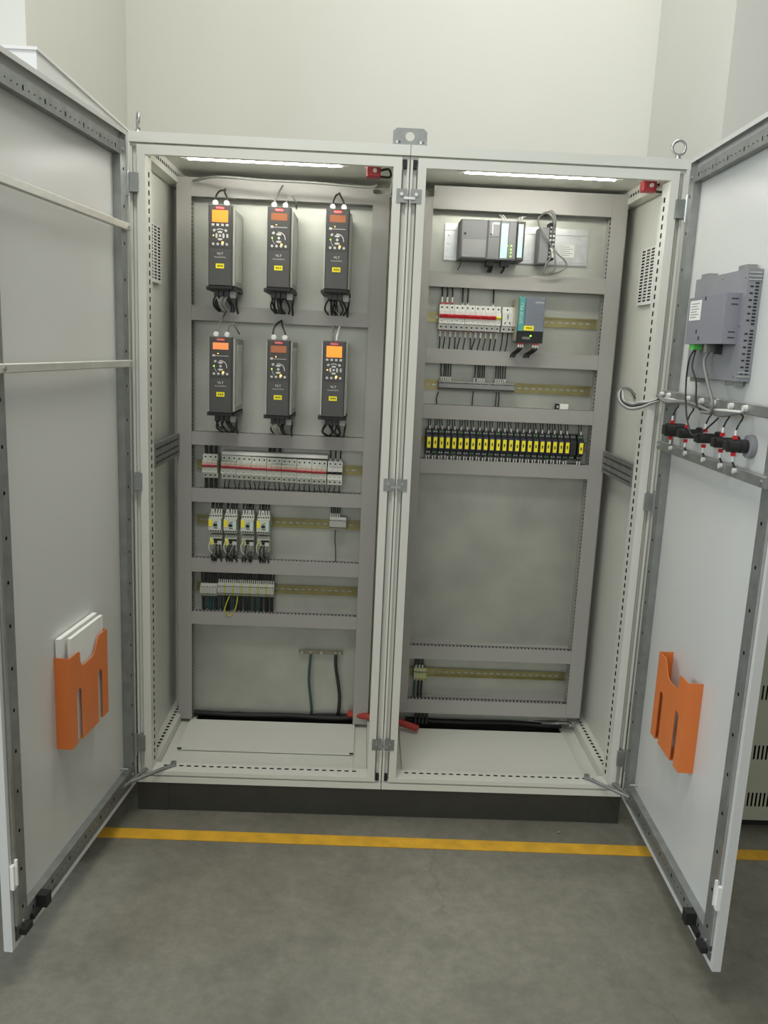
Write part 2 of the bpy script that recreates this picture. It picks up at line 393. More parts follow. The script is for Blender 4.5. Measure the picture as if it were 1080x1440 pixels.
# ------------------------------------------------------------------ doors (parts of their cabinet)
TH_L, TH_R = 1.66580, 1.54764
def door_space(cab, m):
    return (-.4*m, 0, 0), (-TH_L if m > 0 else TH_R)
def door(cab, m):
    loc, rz = door_space(cab, m)
    def S(s0, s1): return sorted((m*s0, m*s1))
    W, Z0, Z1 = .796, .003, 1.997
    d = MB()
    d.box(*S(.004, W), -.021, -.0195, Z0, Z1)
    for a, b_ in ((.004, .0055), (W-.0015, W)): d.box(*S(a, b_), -.0195, 0, Z0, Z1)
    d.box(*S(.0055, W-.0015), -.0195, 0, Z0, Z0+.0015).box(*S(.0055, W-.0015), -.0195, 0, Z1-.0015, Z1)
    # rolled lips
    for a, b_ in ((.0055, .016), (W-.014, W-.0015)): d.box(*S(a, b_), -.0015, 0, Z0, Z1)
    d.box(*S(.016, W-.014), -.0015, 0, Z0+.0015, Z0+.012).box(*S(.016, W-.014), -.0015, 0, Z1-.012, Z1-.0015)
    o = d.build('door', 'door_paint', cab); o.location = loc; o.rotation_euler = (0, 0, rz)
    o['label'] = 'open sheet steel door, inner side'
    # perforated tube frame
    tw, y1 = .040, .003
    def holes(L, big, small): return sorted(row(.05, L-.05, .1, .007, tw*.5-.0035, tw*.5+.0035))
    for s0 in (.026, .727):
        a0, a1 = S(s0, s0+tw); Lz = 1.93
        small = [(u, u+.0035, tw*.5-.00175, tw*.5+.00175) for u in [.05+.025*i for i in range(73)] if i % 4]if 0 else []
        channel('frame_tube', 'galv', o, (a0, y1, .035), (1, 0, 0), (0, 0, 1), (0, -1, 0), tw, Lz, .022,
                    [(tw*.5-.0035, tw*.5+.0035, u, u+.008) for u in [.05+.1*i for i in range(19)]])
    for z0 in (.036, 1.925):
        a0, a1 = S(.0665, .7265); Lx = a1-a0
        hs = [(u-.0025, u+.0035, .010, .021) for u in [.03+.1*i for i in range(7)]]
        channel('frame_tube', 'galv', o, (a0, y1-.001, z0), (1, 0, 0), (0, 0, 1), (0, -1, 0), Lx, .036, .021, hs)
        for i in range(7):
            for k in (1, 2, 3):
                u = a0+.03+.1*i+.025*k
                if u < a1-.01: inst(PIN, 'frame_hole', o, (u, y1-.0009, z0+.0155))
    # screws at the corners
    for s in (.046, .747):
        for z in (.05, 1.94): inst(SCR_IN, 'frame_screw', o, (m*s, y1, z))
    # lock rod with bottom guide and latch
    MB().box(*S(.771, .781), -.004, .006, .06, 1.95).build('lock_rod', 'zinc', o)
    g = MB().box(*S(.66, .685), .0035, .03, .042, .075).box(*S(.66, .715), .0035, .012, .03, .045).box(*S(.735, .77), .0035, .02, .03, .045); g.build('rod_guide', 'rubber', o)
    h = MB().box(*S(.782, .7945), .0005, .010, .165, .225); h.box(*S(.784, .789), .010, .016, .175, .24); h.build('latch', 'white', o)
    # earth stud
    MB().cyl((m*.09, -.0195, .092), (m*.09, .006, .092), .004, n=10).build('earth_stud', 'zinc', o)
    return o
PIN = mm(MB().cyl((0, 0, 0), (0, .0009, 0), .0018, n=8), 'frame_hole', 'dark'); SCR_IN = mm(MB().cyl((0, 0, 0), (0, .003, 0), .005, n=10), 'frame_screw', 'zinc')
dL = door(cabL, 1); dR = door(cabR, -1)
def bars(o, m, zs, hgt):
    for z in zs:
        s0, s1 = sorted((m*.03, m*.765))
        b_ = MB().extr([(.0035, z), (.014, z), (.016, z+.002), (.016, z+hgt-.002), (.014, z+hgt), (.0035, z+hgt)], 'x', s0, s1)
        q = b_.build('crossbar', 'bar' if m > 0 else 'galv', o)
        for s in (.046, .747): inst(SCR_IN, 'bar_screw', q, (m*s, .016, z+hgt*.5))
bars(dL, 1, (1.725, 1.344), .020); bars(dR, -1, (1.318, 1.168), .026)
# door stays
for cab, m in ((cabL, 1), (cabR, -1)):
    mb = MB(); mb.tube([(m*-.29, .035, .046), (m*-.40, -.085, .046)], .006, n=8, sub=1); mb.tube([(m*-.36, .03, .046), (m*-.415, -.125, .046)], .006, n=8, sub=1)
    mb.cyl((m*-.29, .035, .0405), (m*-.29, .035, .056), .009, n=12); mb.build('door_stay', 'galv', cab)

# lifting hardware
for x, ax, lb in ((-.778, (.93, .36, 0), 'steel lifting eye bolt on the left cabinet corner, seen nearly edge on'), (.774, (0, 1, 0), 'steel lifting eye bolt on the right cabinet corner, ring facing front')):
    t = thing('eye_bolt', lb, 'eye bolt', (x, .025, 2.1), group='lifting eye bolts')
    MB().torus((0, 0, .034), .0195, .0042, ax).build('ring', 'zinc', t)
    MB().cyl((0, 0, .0002), (0, 0, .006), .013, .011, n=18).cyl((0, 0, .006), (0, 0, .0135), .007, n=14).build('collar', 'zinc', t)
t = thing('lifting_bracket', 'zinc plated joining bracket with a round hole on top between the cabinets', 'bracket', (-.003, .02, 2.1))
pl = MB(); prof = [(-.049, .0025), (.049, .0025), (.049, .044), (.041, .052), (-.041, .052), (-.049, .044)]
n = 24; hole = [(.013*math.cos(2*math.pi*i/n), .030+.013*math.sin(2*math.pi*i/n)) for i in range(n)]
def ring_plate(mb, outer, inner, y0, y1):
    # outer points resampled by angle about the hole centre
    c = (0, .030); n = len(inner); out = []
    for i in range(n):
        t_ = 2*math.pi*i/n; dx, dz = math.cos(t_), math.sin(t_); best = 9
        for k in range(len(outer)):
            (x0, z0), (x1, z1) = outer[k], outer[(k+1) % len(outer)]; ex, ez = x1-x0, z1-z0; den = dx*ez-dz*ex
            if abs(den) < 1e-12: continue
            u = ((x0-c[0])*ez-(z0-c[1])*ex)/den; v = ((x0-c[0])*dz-(z0-c[1])*dx)/den
            if u > 0 and -1e-6 <= v <= 1+1e-6: best = min(best, u)
        out.append((c[0]+dx*best, c[1]+dz*best))
    vs = [(q[0], y, q[1]) for y in (y0, y1) for q in out]+[(q[0], y, q[1]) for y in (y0, y1) for q in inner]
    fs = []
    for i in range(n):
        j = (i+1) % n; fs += [(i, j, 2*n+j, 2*n+i), (n+i, 3*n+i, 3*n+j, n+j), (i, n+i, n+j, j), (2*n+i, 2*n+j, 3*n+j, 3*n+i)]
    mb.add(vs, fs)
ring_plate(pl, prof, hole, .012, .016); pl.box(-.049, .049, -.019, .016, .0002, .004); pl.build('plate', 'galv', t)
for x in (-.035, .033): MB().cyl((x, -.004, .0042), (x, -.004, .013), .008, n=6).build('bolt', 'zinc', t)

# ------------------------------------------------------------------ cabinet lamps, door switches
for x0, x1, lb in ((-.651, -.201, 'glowing fluorescent tube lamp at the top of the left cabinet'), (.169, .617, 'glowing fluorescent tube lamp at the top of the right cabinet')):
    t = thing('tube_lamp', lb, 'lamp', ((x0+x1)/2, .1, 2.062), group='cabinet tube lamps'); h = (x1-x0)/2
    MB().cyl((-h, 0, 0), (h, 0, 0), .012, n=16).build('tube', 'tube', t)
    MB().box(-h-.03, h+.03, -.012, .012, .0125, .0225).build('housing', 'white', t)
    for s in (-1, 1): MB().box(*sorted((s*h, s*(h+.022))), -.008, .008, -.009, .0123).build('end_cap', 'white', t)
for x, y, lb in ((-.104, .075, 'red door switch at the top right of the left cabinet'), (.722, .09, 'red door switch at the top right of the right cabinet')):
    t = thing('door_switch', lb, 'switch', (x, y, 2.024), group='red door switches')
    MB().box(-.021, .021, 0, .03, 0, .031, .003).build('body', 'red_dark', t)
    MB().box(-.02, .02, .006, .03, .0312, .037).build('mounting_tab', 'white', t)
    MB().cyl((.004, -.0001, .017), (.004, -.008, .017), .0058, n=14).build('plunger', 'white', t)
    MB().tube([(.018, .015, .02), (.045, .02, .026), (.05, .024, .006), (.018, .018, .004)], .0035).build('cable', 'wire', t)
MB_ = MB().tube([(-.70, .40, 2.045), (-.60, .30, 2.043), (-.45, .28, 2.036), (-.30, .28, 2.036), (-.13, .28, 2.03), (-.09, .25, 2.032)], .004)
tag(MB_.build('lamp_cable', 'wire_grey'), 'grey cable strung below the ceiling of the left cabinet', 'cable')

# ------------------------------------------------------------------ cable ducts
YF, YB = .42, .4795
def duct(a0, a1, b0, b1, horiz, label):
    """a: length range, b: width range, in world x/z"""
    L = a1-a0; Wd = b1-b0
    t = thing('cable_duct', label, 'cable duct', (a0, YF, b0) if horiz else (b0, YF, a0), group='slotted grey cable ducts')
    def B(mb, u0, u1, v0, v1, y0, y1):
        return mb.box(u0, u1, y0, y1, v0, v1) if horiz else mb.box(v0, v1, y0, y1, u0, u1)
    D = YB-YF
    B(MB(), 0, L, 0, Wd, 0, .0035).build('cover', 'duct', t)
    base = MB(); B(base, 0, L, 0.0015, Wd-.0015, D-.002, D)
    for v0, v1 in ((.0015, .003), (Wd-.003, Wd-.0015)):
        B(base, 0, L, v0, v1, .024, D-.002)
    base.build('base', 'duct', t)
    wb = MB()
    for i, (v, y) in enumerate([(.2, .012), (.5, .010), (.8, .012), (.15, .026), (.4, .024), (.65, .025), (.87, .027), (.2, .042), (.5, .042), (.8, .042)]):
        q0, q1 = (.004, L-.004); c = v*Wd
        wb.tube([(q0, y, c), (q1, y, c)] if horiz else [(c, y, q0), (c, y, q1)], Wd*.125, n=6, sub=1)
    o = wb.build('laid_wires', 'wire', t); o['kind'] = 'stuff'
    fin = MB(); pitch = .0135; k = int((L-.006)/pitch)
    for v0, v1 in ((.0015, .003), (Wd-.003, Wd-.0015)):
        for i in range(k):
            u = .004+i*pitch; B(fin, u, u+.0065, v0, v1, .0085, .024)
        B(fin, 0, L, v0, v1, .0036, .0085)
    fo = fin.build('fingers', 'duct', t); fo['kind'] = 'stuff'
    return t
LH = [(2.0, 2.06), (1.597, 1.647), (1.167, 1.214), (.962, 1.012), (.703, .755), (.503, .552)]
names = ['topmost, above the upper drives', 'between the two rows of drives', 'just above the long red striped breaker row', 'between the breaker row and the contactors', 'between the contactors and the green terminals', 'lowest, below the green terminals']
for (z0, z1), nm in zip(LH, names): duct(-.7095, -.1035, z0, z1, True, 'horizontal grey cable duct in left cabinet, '+nm)
duct(.127, 2.06, -.76, -.71, False, 'tall vertical grey cable duct along the left edge of the left mounting plate')
duct(.127, 2.035, -.103, -.047, False, 'tall vertical grey cable duct along the right edge of the left mounting plate')
RHz = [(1.998, 2.072), (1.745, 1.796), (1.487, 1.537), (1.294, 1.344), (1.10, 1.151), (.398, .449), (.182, .236)]
names = ['topmost, above the controller rack', 'between the controller rack and the breakers', 'just below the row of breakers', 'just above the yellow tagged relays', 'just below the yellow tagged relays', 'above the lowest rail', 'at the very bottom, below the lowest rail']
for (z0, z1), nm in zip(RHz, names): duct(.1005, .7045, z0, z1, True, 'horizontal grey cable duct in right cabinet, '+nm)
duct(.182, 2.035, .05, .10, False, 'tall vertical grey cable duct along the left edge of the right mounting plate')
duct(.182, 2.072, .705, .758, False, 'tall vertical grey cable duct along the right edge of the right mounting plate')

# ------------------------------------------------------------------ DIN rails
def din(x0, x1, z, label, material='din'):
    L = x1-x0; mb = MB()
    t = thing('mounting_rail', label, 'rail', (x0, .4795, z), group='slotted mounting rails')
    mb.perf((0, -.0012, -.0125), (1, 0, 0), (0, 0, 1), L, .025, row(.012, L-.012, .025, .015, .0095, .0155))
    mb.box(0, L, -.0073, -.0012, -.0138, -.0125).box(0, L, -.0073, -.0012, .0125, .0138).box(0, L, -.0075, -.0063, -.0175, -.0138).box(0, L, -.0075, -.0063, .0138, .0175)
    mb.build('rail', material, t)
    for u in (.035, L-.035): inst(SCREW, 'screw', t, (u, -.0013, 0))
    return t
din(-.703, -.105, 1.09, 'yellow zinc mounting rail carrying the long breaker row in the left cabinet')
din(-.703, -.105, .886, 'yellow zinc mounting rail carrying the four contactors')
din(-.703, -.105, .632, 'yellow zinc mounting rail carrying the green terminals in the left cabinet')
din(.102, .703, 1.645, 'yellow zinc mounting rail carrying breakers and power supply in right cabinet')
din(.102, .703, 1.411, 'yellow zinc mounting rail carrying the long grey terminal strip')
din(.102, .703, 1.21, 'yellow zinc mounting rail hidden behind the yellow tagged relays')
din(.102, .703, .325, 'yellow zinc mounting rail at the bottom of the right cabinet')

# ------------------------------------------------------------------ wires
def wire(parent, pts, r=.0022, material='wire', name='wire', n=6): return MB().tube(pts, r, n=n).build(name, material, parent)
def sleeve(parent, p0, p1, r=.0034, material='ferrule'): return MB().cyl(p0, p1, r, n=8).build('wire_sleeve', material, parent)

# ------------------------------------------------------------------ motor drives
KEYSQ = mm(MB().box(-.0042, .0042, -.0016, 0, -.0035, .0035, .0008), 'key', 'key')
KEYR = cyl_mesh(.0042, .0016, 14, 'key', 'key'); KEYOV = mm(MB().extr([(.0085*math.cos(a*math.pi/8), .0036*math.sin(a*math.pi/8)) for a in range(16)], 'y', 0, -.0016), 'key', 'key')
LEDG = cyl_mesh(.0022, .0016, 10, 'indicator_light', 'led_green'); LEDA = cyl_mesh(.0032, .002, 10, 'indicator_light', 'led_amber')
def arc(r0, r1, a0, a1, n=10):
    pts = [(r1*math.cos(R(a0+(a1-a0)*i/n)), r1*math.sin(R(a0+(a1-a0)*i/n))) for i in range(n+1)]+[(r0*math.cos(R(a1-(a1-a0)*i/n)), r0*math.sin(R(a1-(a1-a0)*i/n))) for i in range(n+1)]
    vs = [(x, 0, z) for x, z in pts]+[(x, -.0014, z) for x, z in pts]; N = len(pts); fs = []
    for i in range(n): fs += [(i, i+1, N-2-i, N-1-i), (N+i, N+N-1-i, N+N-2-i, N+i+1)]
    fs += [(i, (i+1) % N, N+(i+1) % N, N+i) for i in range(N)]
    return MB().add(vs, fs)
ARCS = [mm(arc(.0085, .0145, a-34, a+34), 'ring_key', 'key') for a in (0, 90, 180, 270)]
ARCW = mm(arc(.0195, .0215, -8, 100), 'dial_mark', 'white'); ARCW2 = mm(arc(.0195, .0215, 60, 120), 'dial_mark', 'white'); ARCW3 = mm(arc(.0195, .0208, 180, 235), 'dial_mark', 'key')
LOGO = mm(MB().extr([(.0155*math.cos(a*math.pi/10)*(1), .0052*math.sin(a*math.pi/10)) for a in range(20)], 'y', 0, -.0012), 'logo_badge', 'red')
def drive(x, z, kind, screen, label, tops):
    t = thing('motor_drive', label, 'motor drive', (x, .275, z), group='motor drives')
    # housing
    hb = MB().box(-.043, .043, .024, .2, .004, .243); 
    for k in range(9): hb.box(.043, .0445, .06+k*.014, .066+k*.014, .02, .225)
    hb.build('housing', 'drive_grey', t)
    fc = MB().box(-.0375, .0375, 0, .0245, 0, .25, .003); face = fc.build('front_cover', 'drive_dark', t)
    MB().box(-.0377, .0377, .0005, .026, -.0085, -.0003).build('lower_cover', 'rubber', t)
    MB().box(-.05, .045, .03, .2, -.012, -.0005).build('bottom_flange', 'black', t)
    MB().box(-.034, .034, -.0012, 0, .118, .246).build('control_panel', 'drive_face', t)
    inst(LOGO, 'logo_badge', t, (0, -.0012, .2405)); letter('Danfoss', .0072, 'white', t, (0, -.0026, .2405))
    if kind == 'graphic':
        MB().box(-.0255, .0255, -.0028, -.0012, .197, .2335).build('screen', screen, t)
        for i in range(4): inst(KEYSQ, 'key', t, (-.0225+.015*i, -.0012, .1885))
        for me, (dx, dz) in zip(ARCS, ((0, 0),)*4): inst(me, 'ring_key', t, (0, -.0012, .1555))
        inst(KEYR, 'key', t, (0, -.0012, .1555)); inst(ARCW2, 'dial_mark', t, (0, -.0012, .1555))
        for s in (-1, 1): inst(KEYSQ, 'key', t, (s*.0185, -.0012, .1715), (0, R(s*35), 0))
        inst(KEYSQ, 'key', t, (.0232, -.0012, .1555), None, (.75, 1, 1.7)); inst(LEDA, 'indicator_light', t, (-.021, -.0012, .1555), None, (.6, 1, .6))
    else:
        MB().box(-.0255, .0255, -.0024, -.0012, .2085, .2305).build('screen', screen, t)
        MB().box(-.0255, .0265, -.002, -.0012, .187, .1885).build('underline', 'key', t)
        inst(KEYSQ, 'key', t, (-.0225, -.0012, .1885)); inst(LEDA, 'indicator_light', t, (-.0085, -.0012, .195), None, (.5, 1, .5))
        inst(ARCW, 'dial_mark', t, (.0, -.0012, .152)); inst(ARCW3, 'dial_mark', t, (.0, -.0012, .152))
        inst(KEYSQ, 'key', t, (-.0175, -.0012, .1695), (0, R(-35), 0))
        inst(KEYOV, 'key', t, (0, -.0012, .166)); inst(KEYR, 'key', t, (0, -.0012, .1545)); inst(KEYOV, 'key', t, (0, -.0012, .143))
        inst(LEDG, 'indicator_light', t, (-.0215, -.0012, .1545))
    for i in range(4): inst(KEYR, 'key', t, (-.0215+.0145*i, -.0012, .1295))
    inst(LEDA, 'indicator_light', t, (.009, -.003, .1345))
    letter('VLT', .0105, 'white', t, (0, -.0004, .1), sx=1.15); letter('AutomationDrive', .0055, 'white', t, (0, -.0004, .0895), sx=.95)
    MB().box(-.0135, .0135, -.0011, -.0001, .0545, .0695).build('name_tag', 'yellow', t)
    for k, (u0, u1) in enumerate(((-.008, -.003), (-.001, .003), (.005, .009))): MB().box(u0, u1, -.0014, -.0011, .060, .0645).build('tag_mark', 'ink', t)
    # connectors and leads on top
    if tops:
        for k, dx in enumerate((-.018, .018)):
            MB().cyl((dx, .03, .2432), (dx, .03, .252), .008, n=14).build('plug', 'white', t)
            MB().cyl((dx, .024, .258), (dx, .012, .258), .0085, .0085, n=14).cyl((dx, .0119, .258), (dx, .0112, .258), .004, n=10).build('plug_ring', 'white', t)
        s = random.uniform(-.006, .006)
        wire(t, [(-.018, .03, .25), (-.019+s, .034, .275), (-.012+s, .06, .30), (-.004, .12, .335 if tops == 1 else .315)], .0032, 'wire_grey' if tops == 1 else 'wire')
        if tops == 1: wire(t, [(.018, .03, .25), (.022, .03, .285), (.036, .035, .292), (.048, .05, .27), (.045, .10, .262)], .003, 'wire_grey')
        else: wire(t, [(.018, .03, .25), (.016, .034, .275), (.006, .05, .295), (-.002, .1, .315)], .003, 'wire')
    else:
        MB().box(-.03, .03, .03, .1, .2432, .25).build('top_vent', 'black', t)
        wire(t, [(-.008, .05, .2505), (-.010, .06, .272), (-.006, .1, .3)], .004, 'wire_grey'); wire(t, [(.004, .05, .2505), (.006, .06, .27), (.012, .1, .3)], .004, 'wire_white')
    # plugs and leads below
    for k, dx in enumerate((-.020, -.004, .014)):
        MB().box(dx-.007, dx+.007, .045, .075, -.03, -.0122).build('plug', 'black', t)
        for q in (-.005, 0, .005):
            e = random.uniform(-.010, .010)
            wire(t, [(dx+q, .06, -.03), (dx+q+e, .062+random.uniform(-.01, .01), -.045), (dx+q+e*1.5, .1, -.062), (dx+q, .16, -.08)], .0031, random.choice(['wire', 'wire', 'wire', 'wire', 'wire_white']))
    wire(t, [(.03, .08, -.0122), (.042, .075, -.03), (.040, .085, -.055), (.036, .16, -.085)], .0036, 'wire')
    MB().box(.022, .042, .06, .10, -.034, -.0122).build('clamp', 'galv', t)
    return t
drive(-.588, 1.705, 'graphic', 'lcd', 'grey motor drive with large orange screen, top row left', 2)
drive(-.400, 1.707, 'numeric', 'lcd_dim', 'grey motor drive with small dim screen, top row middle', 1)
drive(-.213, 1.710, 'numeric', 'lcd_dim', 'grey motor drive with small dim screen, top row right', 2)
drive(-.584, 1.294, 'numeric', 'lcd_mid', 'grey motor drive with small bright screen, second row left', 1)
drive(-.394, 1.292, 'numeric', 'lcd_dim', 'grey motor drive with small dim screen, second row middle', 2)
drive(-.211, 1.296, 'graphic', 'lcd', 'grey motor drive with large orange screen, second row right', 0)

# ------------------------------------------------------------------ breakers
PROF = [(.0, -.0425), (-.044, -.0425), (-.044, -.0235), (-.060, -.0215), (-.060, .0215), (-.044, .0235), (-.044, .0425), (.0, .0425)]
POLE = {}
def pole_mesh(material):
    if material not in POLE:
        POLE[material] = mm(MB().extr(PROF, 'x', .0003, .0173), 'pole', material)
    return POLE[material]
PW = .0176
MARK = mm(MB().box(-.004, .004, -.0003, 0, -.001, .001), 'marking', 'print'); STRIPE = mm(MB().box(.0006, .017, -.0004, 0, -.0030, .0030), 'stripe', 'salmon')
TOG = {c: mm(MB().extr([(0, -.0042), (-.005, -.0042), (-.009, .0012), (-.005, .0042), (0, .0042)], 'x', .0006, .0170), 'toggle', c) for c in ('red', 'dark', 'yellow', 'red_dark')}
def breaker(x, z, n, body, tog, label, group, wires_top=(), bottom='short', stripe=True):
    t = thing('circuit_breaker', label, 'breaker', (x, .4718, z), group=group)
    for i in range(n):
        p = inst(pole_mesh(body), 'pole', t, (i*PW, 0, 0))
        for s in (-1, 1): inst(HOLE, 'terminal_screw', p, (PW/2, -.044, s*.033))
        inst(MARK, 'marking', p, (PW/2, -.0600, -.013)); 
        if stripe: inst(STRIPE, 'stripe', p, (0, -.0600, .0125))
        c = tog if not isinstance(tog, (list, tuple)) else tog[i]
        inst(TOG[c], 'toggle', t, (i*PW, -.06, .003), None, (1, 1, 1.5 if c == 'red' else 1.))
        x0 = i*PW+PW/2
        if bottom == 'short':
            e = random.uniform(-.005, .005)
            wire(t, [(x0, -.03, -.0426), (x0, -.03, -.055), (x0+e, -.034, -.066), (x0+e, -.03, -.085)], .0024, 'wire')
            sleeve(t, (x0, -.03, -.0427), (x0, -.03, -.056), .003, 'wire_grey')
        elif bottom == 'thick': wire(t, [(x0, -.03, -.0426), (x0, -.03, -.085)], .0055, 'wire')
        elif bottom == 'long':
            e = random.uniform(-.012, .002)
            sleeve(t, (x0, -.03, -.0427), (x0-.001, -.03, -.066), .0032, random.choice(['ferrule', 'beige']))
            MB().box(x0-.003, x0+.003, -.036, -.026, -.047, -.0427).build('terminal_tip', 'red_dark', t)
            wire(t, [(x0-.001, -.03, -.066), (x0+e*.5, -.032, -.082), (x0+e, -.03, -.1), (x0+e, -.03, -.118)], .0022, 'wire')
        if i in wires_top:
            k = wires_top[i] if isinstance(wires_top, dict) else 'thin'
            if k == 'thick': wire(t, [(x0, -.03, .0426), (x0, -.03, .076)], .0055, 'wire')
            elif k == 'thin': wire(t, [(x0, -.03, .0426), (x0, -.032, .06), (x0, -.028, .101)], .003, 'wire'); sleeve(t, (x0, -.03, .0427), (x0, -.03, .055), .004)
            else:
                sleeve(t, (x0, -.03, .05), (x0, -.03, .068), .0035); MB().box(x0-.004, x0+.004, -.037, -.023, .0427, .05).build('terminal_tip', 'red', t)
                wire(t, [(x0, -.03, .068), (x0, -.032, .085), (x0-.002, -.03, .104)], .003, 'wire')
    return t
g = 'breakers in the left cabinet'
breaker(-.671, 1.092, 3, 'breaker', 'red_dark', 'separate three pole breaker standing alone at the left end of the row', g, {0: 'thick', 1: 'thick', 2: 'thick'}, 'thick')
ordn = ['first', 'second', 'third', 'fourth', 'fifth', 'sixth', 'seventh']
for k in range(7):
    breaker(-.605+k*.0536, 1.090-.001*k, 3, 'breaker', 'red_dark', 'red striped three pole breaker, %s from left in the joined row of seven' % ordn[k], g, {}, 'short')
breaker(-.2275, 1.084, 3, 'breaker_w', 'dark', 'white three pole breaker with black toggles at the right end of the row', g, {0: 'thin', 1: 'thin', 2: 'thin'}, 'short', False)
t = thing('busbar_cover', 'white comb busbar strip along the top of the red striped breakers', 'busbar', (-.605, .43, 1.1342))
MB().extr([(0, 0), (0, .011), (.012, .014), (.036, .014), (.036, 0)], 'x', 0, .376).build('cover', 'breaker_w', t)
for x in (.168, .183, .203): wire(t, [(x, .02, .014), (x, .02, .034)], .0055, 'wire', 'feed_wire')
g = 'breakers in the right cabinet'
x = .140; spec = [(3, 'three pole breaker with red toggles and three wires on top, left end of upper row'), (2, 'two pole breaker with red toggles beside the three pole one'), (2, 'two pole breaker with red toggles, second of its size in the row'),
     (2, 'two pole breaker with red toggles, third of its size in the row'), (2, 'two pole breaker with red toggles, last of its size, beside the yellow toggle'), (1, 'single pole breaker with yellow toggle at the right end of the row')]
tops = [{0: 'red', 1: 'red', 2: 'red'}, {1: 'thin'}, {0: 'thin'}, {}, {1: 'thin'}, {}]
for (n_, lb), tp in zip(spec, tops):
    breaker(x, 1.645, n_, 'breaker_w', 'yellow' if n_ == 1 else 'red', lb, g, tp, 'long', False); x += n_*PW+.0004
# socket outlet
t = thing('socket_outlet', 'white rail mounted socket outlet beside the breakers', 'socket', (.358, .4718, 1.645))
MB().extr(PROF, 'x', 0, .036).build('body', 'breaker_w', t)
for x0, z0, a, wd, ht in ((.018, .009, 0, .003, .016), (.010, -.012, R(35), .003, .009), (.026, -.012, R(-35), .003, .009)):
    o = MB().box(-wd/2, wd/2, -.0008, 0, -ht/2, ht/2).build('slot', 'dark', t); o.location = (x0, -.0601, z0); o.rotation_euler = (0, a, 0)
for x0, z0 in ((.009, -.033), (.027, -.033), (.018, .033)): inst(HOLE, 'terminal_screw', t, (x0, -.044, z0))
for x0 in (.009, .027): wire(t, [(x0, -.03, -.0427), (x0-.002, -.03, -.085), (x0-.008, -.03, -.118)], .0022)
t = thing('rail_module', 'slim beige terminal module between the socket and the power supply', 'module', (.3945, .4718, 1.645))
MB().extr(PROF, 'x', 0, .0085).build('body', 'beige', t); inst(HOLE, 'terminal_screw', t, (.0042, -.044, -.033))

# power supply
t = thing('power_supply', 'blue grey power supply unit with teal stripe and yellow tag', 'power supply', (.404, .36, 1.575))
MB().box(0, .088, .02, .1118, 0, .142).build('housing', 'beige', t)
MB().box(0, .021, 0, .02, .032, .145, .002).build('teal_stripe', 'teal_deep', t)
MB().box(.0215, .088, 0, .02, .032, .145, .002).build('front_cover', 'psu', t)
MB().box(0, .088, .003, .0199, -.006, .0315).build('terminal_block', 'rubber', t)
letter('SITOP PSU', .015, 'teal', t, (.0105, -.0002, .092), (R(90), R(-90), 0)); letter('SIEMENS', .008, 'white', t, (.069, -.0002, .128))
for z0 in (.088, .072): MB().box(.055, .082, -.0006, -.0001, z0, z0+.0025).build('print_line', 'print', t)
MB().box(.02, .054, -.0016, -.0002, .035, .051).build('name_tag', 'yellow', t); 
for u in (.029, .036, .043): MB().box(u, u+.004, -.002, -.0016, .041, .046).build('tag_mark', 'ink', t)
inst(LEDG, 'indicator_light', t, (.046, .003, .018), None, (1.3, 1, 1.3))
MB().box(.018, .045, .0022, .003, .006, .014).build('print_line', 'print', t)
for x0 in (.008, .015, .022, .058, .066, .074):
    MB().box(x0-.0025, x0+.0025, .006, .012, -.012, -.0062).build('terminal_tip', 'red', t)
    sleeve(t, (x0, .009, -.0121), (x0, .009, -.022), .0026)
    e = -.01 if x0 < .04 else -.012
    wire(t, [(x0, .009, -.022), (x0+e*.4, .012, -.03), (x0+e, .02, -.037), (x0+e*1.6, .04, -.045), (x0+e*1.6, .07, -.06)], .0028)

# ------------------------------------------------------------------ controller rack
t = thing('rack_rail', 'aluminium profile rail under the grey controller modules', 'rail', (.148, .4705, 1.838))
MB().box(0, .497, 0, .009, 0, .122).box(0, .497, -.004, 0, .003, .009).box(0, .497, -.004, 0, .100, .106).box(0, .497, -.0025, 0, .011, .013).build('profile', 'zinc', t)
for z0 in (.035, .058, .085): inst(BOLT, 'bolt', t, (.016, 0, z0), None, (.8, 1, .8))
for z0 in (.03, .085): inst(SCREW, 'screw', t, (.478, 0, z0))
MB().box(.405, .452, -.0006, 0, .028, .07).build('paper_label', 'paper', t)
for k in range(5): MB().box(.41, .446 if k % 2 else .436, -.0009, -.0006, .034+k*.007, .0355+k*.007).build('print_line', 'print', t)
g = 'controller modules'
def module(x, wd, label): return thing('controller_module', label, 'controller module', (x, .36, 1.836), group=g)
t = module(.192, .09, 'wide dark grey controller power module at the left end of the rack')
MB().box(0, .0895, 0, .106, 0, .125, .004).build('body', 'plc_grey', t); MB().box(.006, .085, -.003, -.0002, .004, .062, .001).build('flap', 'plc_door', t)
inst(HOLE, 'key_switch', t, (.014, 0, .079), None, (1.4, 1, 1.4)); wire(t, [(.006, .03, -.0002), (.008, .03, -.015), (.001, .05, -.034)], .0016)
t = module(.282, .042, 'narrow grey processor module with a switch panel beside the power module')
MB().box(0, .0415, 0, .106, 0, .125, .003).build('body', 'plc_grey', t); MB().box(.005, .0385, -.002, -.0002, .072, .121, .001).build('switch_panel', 'plc_door', t)
MB().box(.013, .016, -.004, -.002, .08, .116).build('slider', 'white', t); MB().box(.017, .037, -.0035, -.002, .112, .118).build('label_strip', 'white', t); inst(HOLE, 'key_switch', t, (.01, -.002, .08))
for x0 in (.012, .02): wire(t, [(x0, .05, -.0002), (x0+.006, .04, -.02), (x0+.004, .06, -.035)], .004, 'wire', 'plug_lead')
MB().box(.005, .03, .03, .07, -.018, -.0003).build('plug', 'black', t)
t = module(.324, .054, 'input module with broad pale teal label strip and green lights')
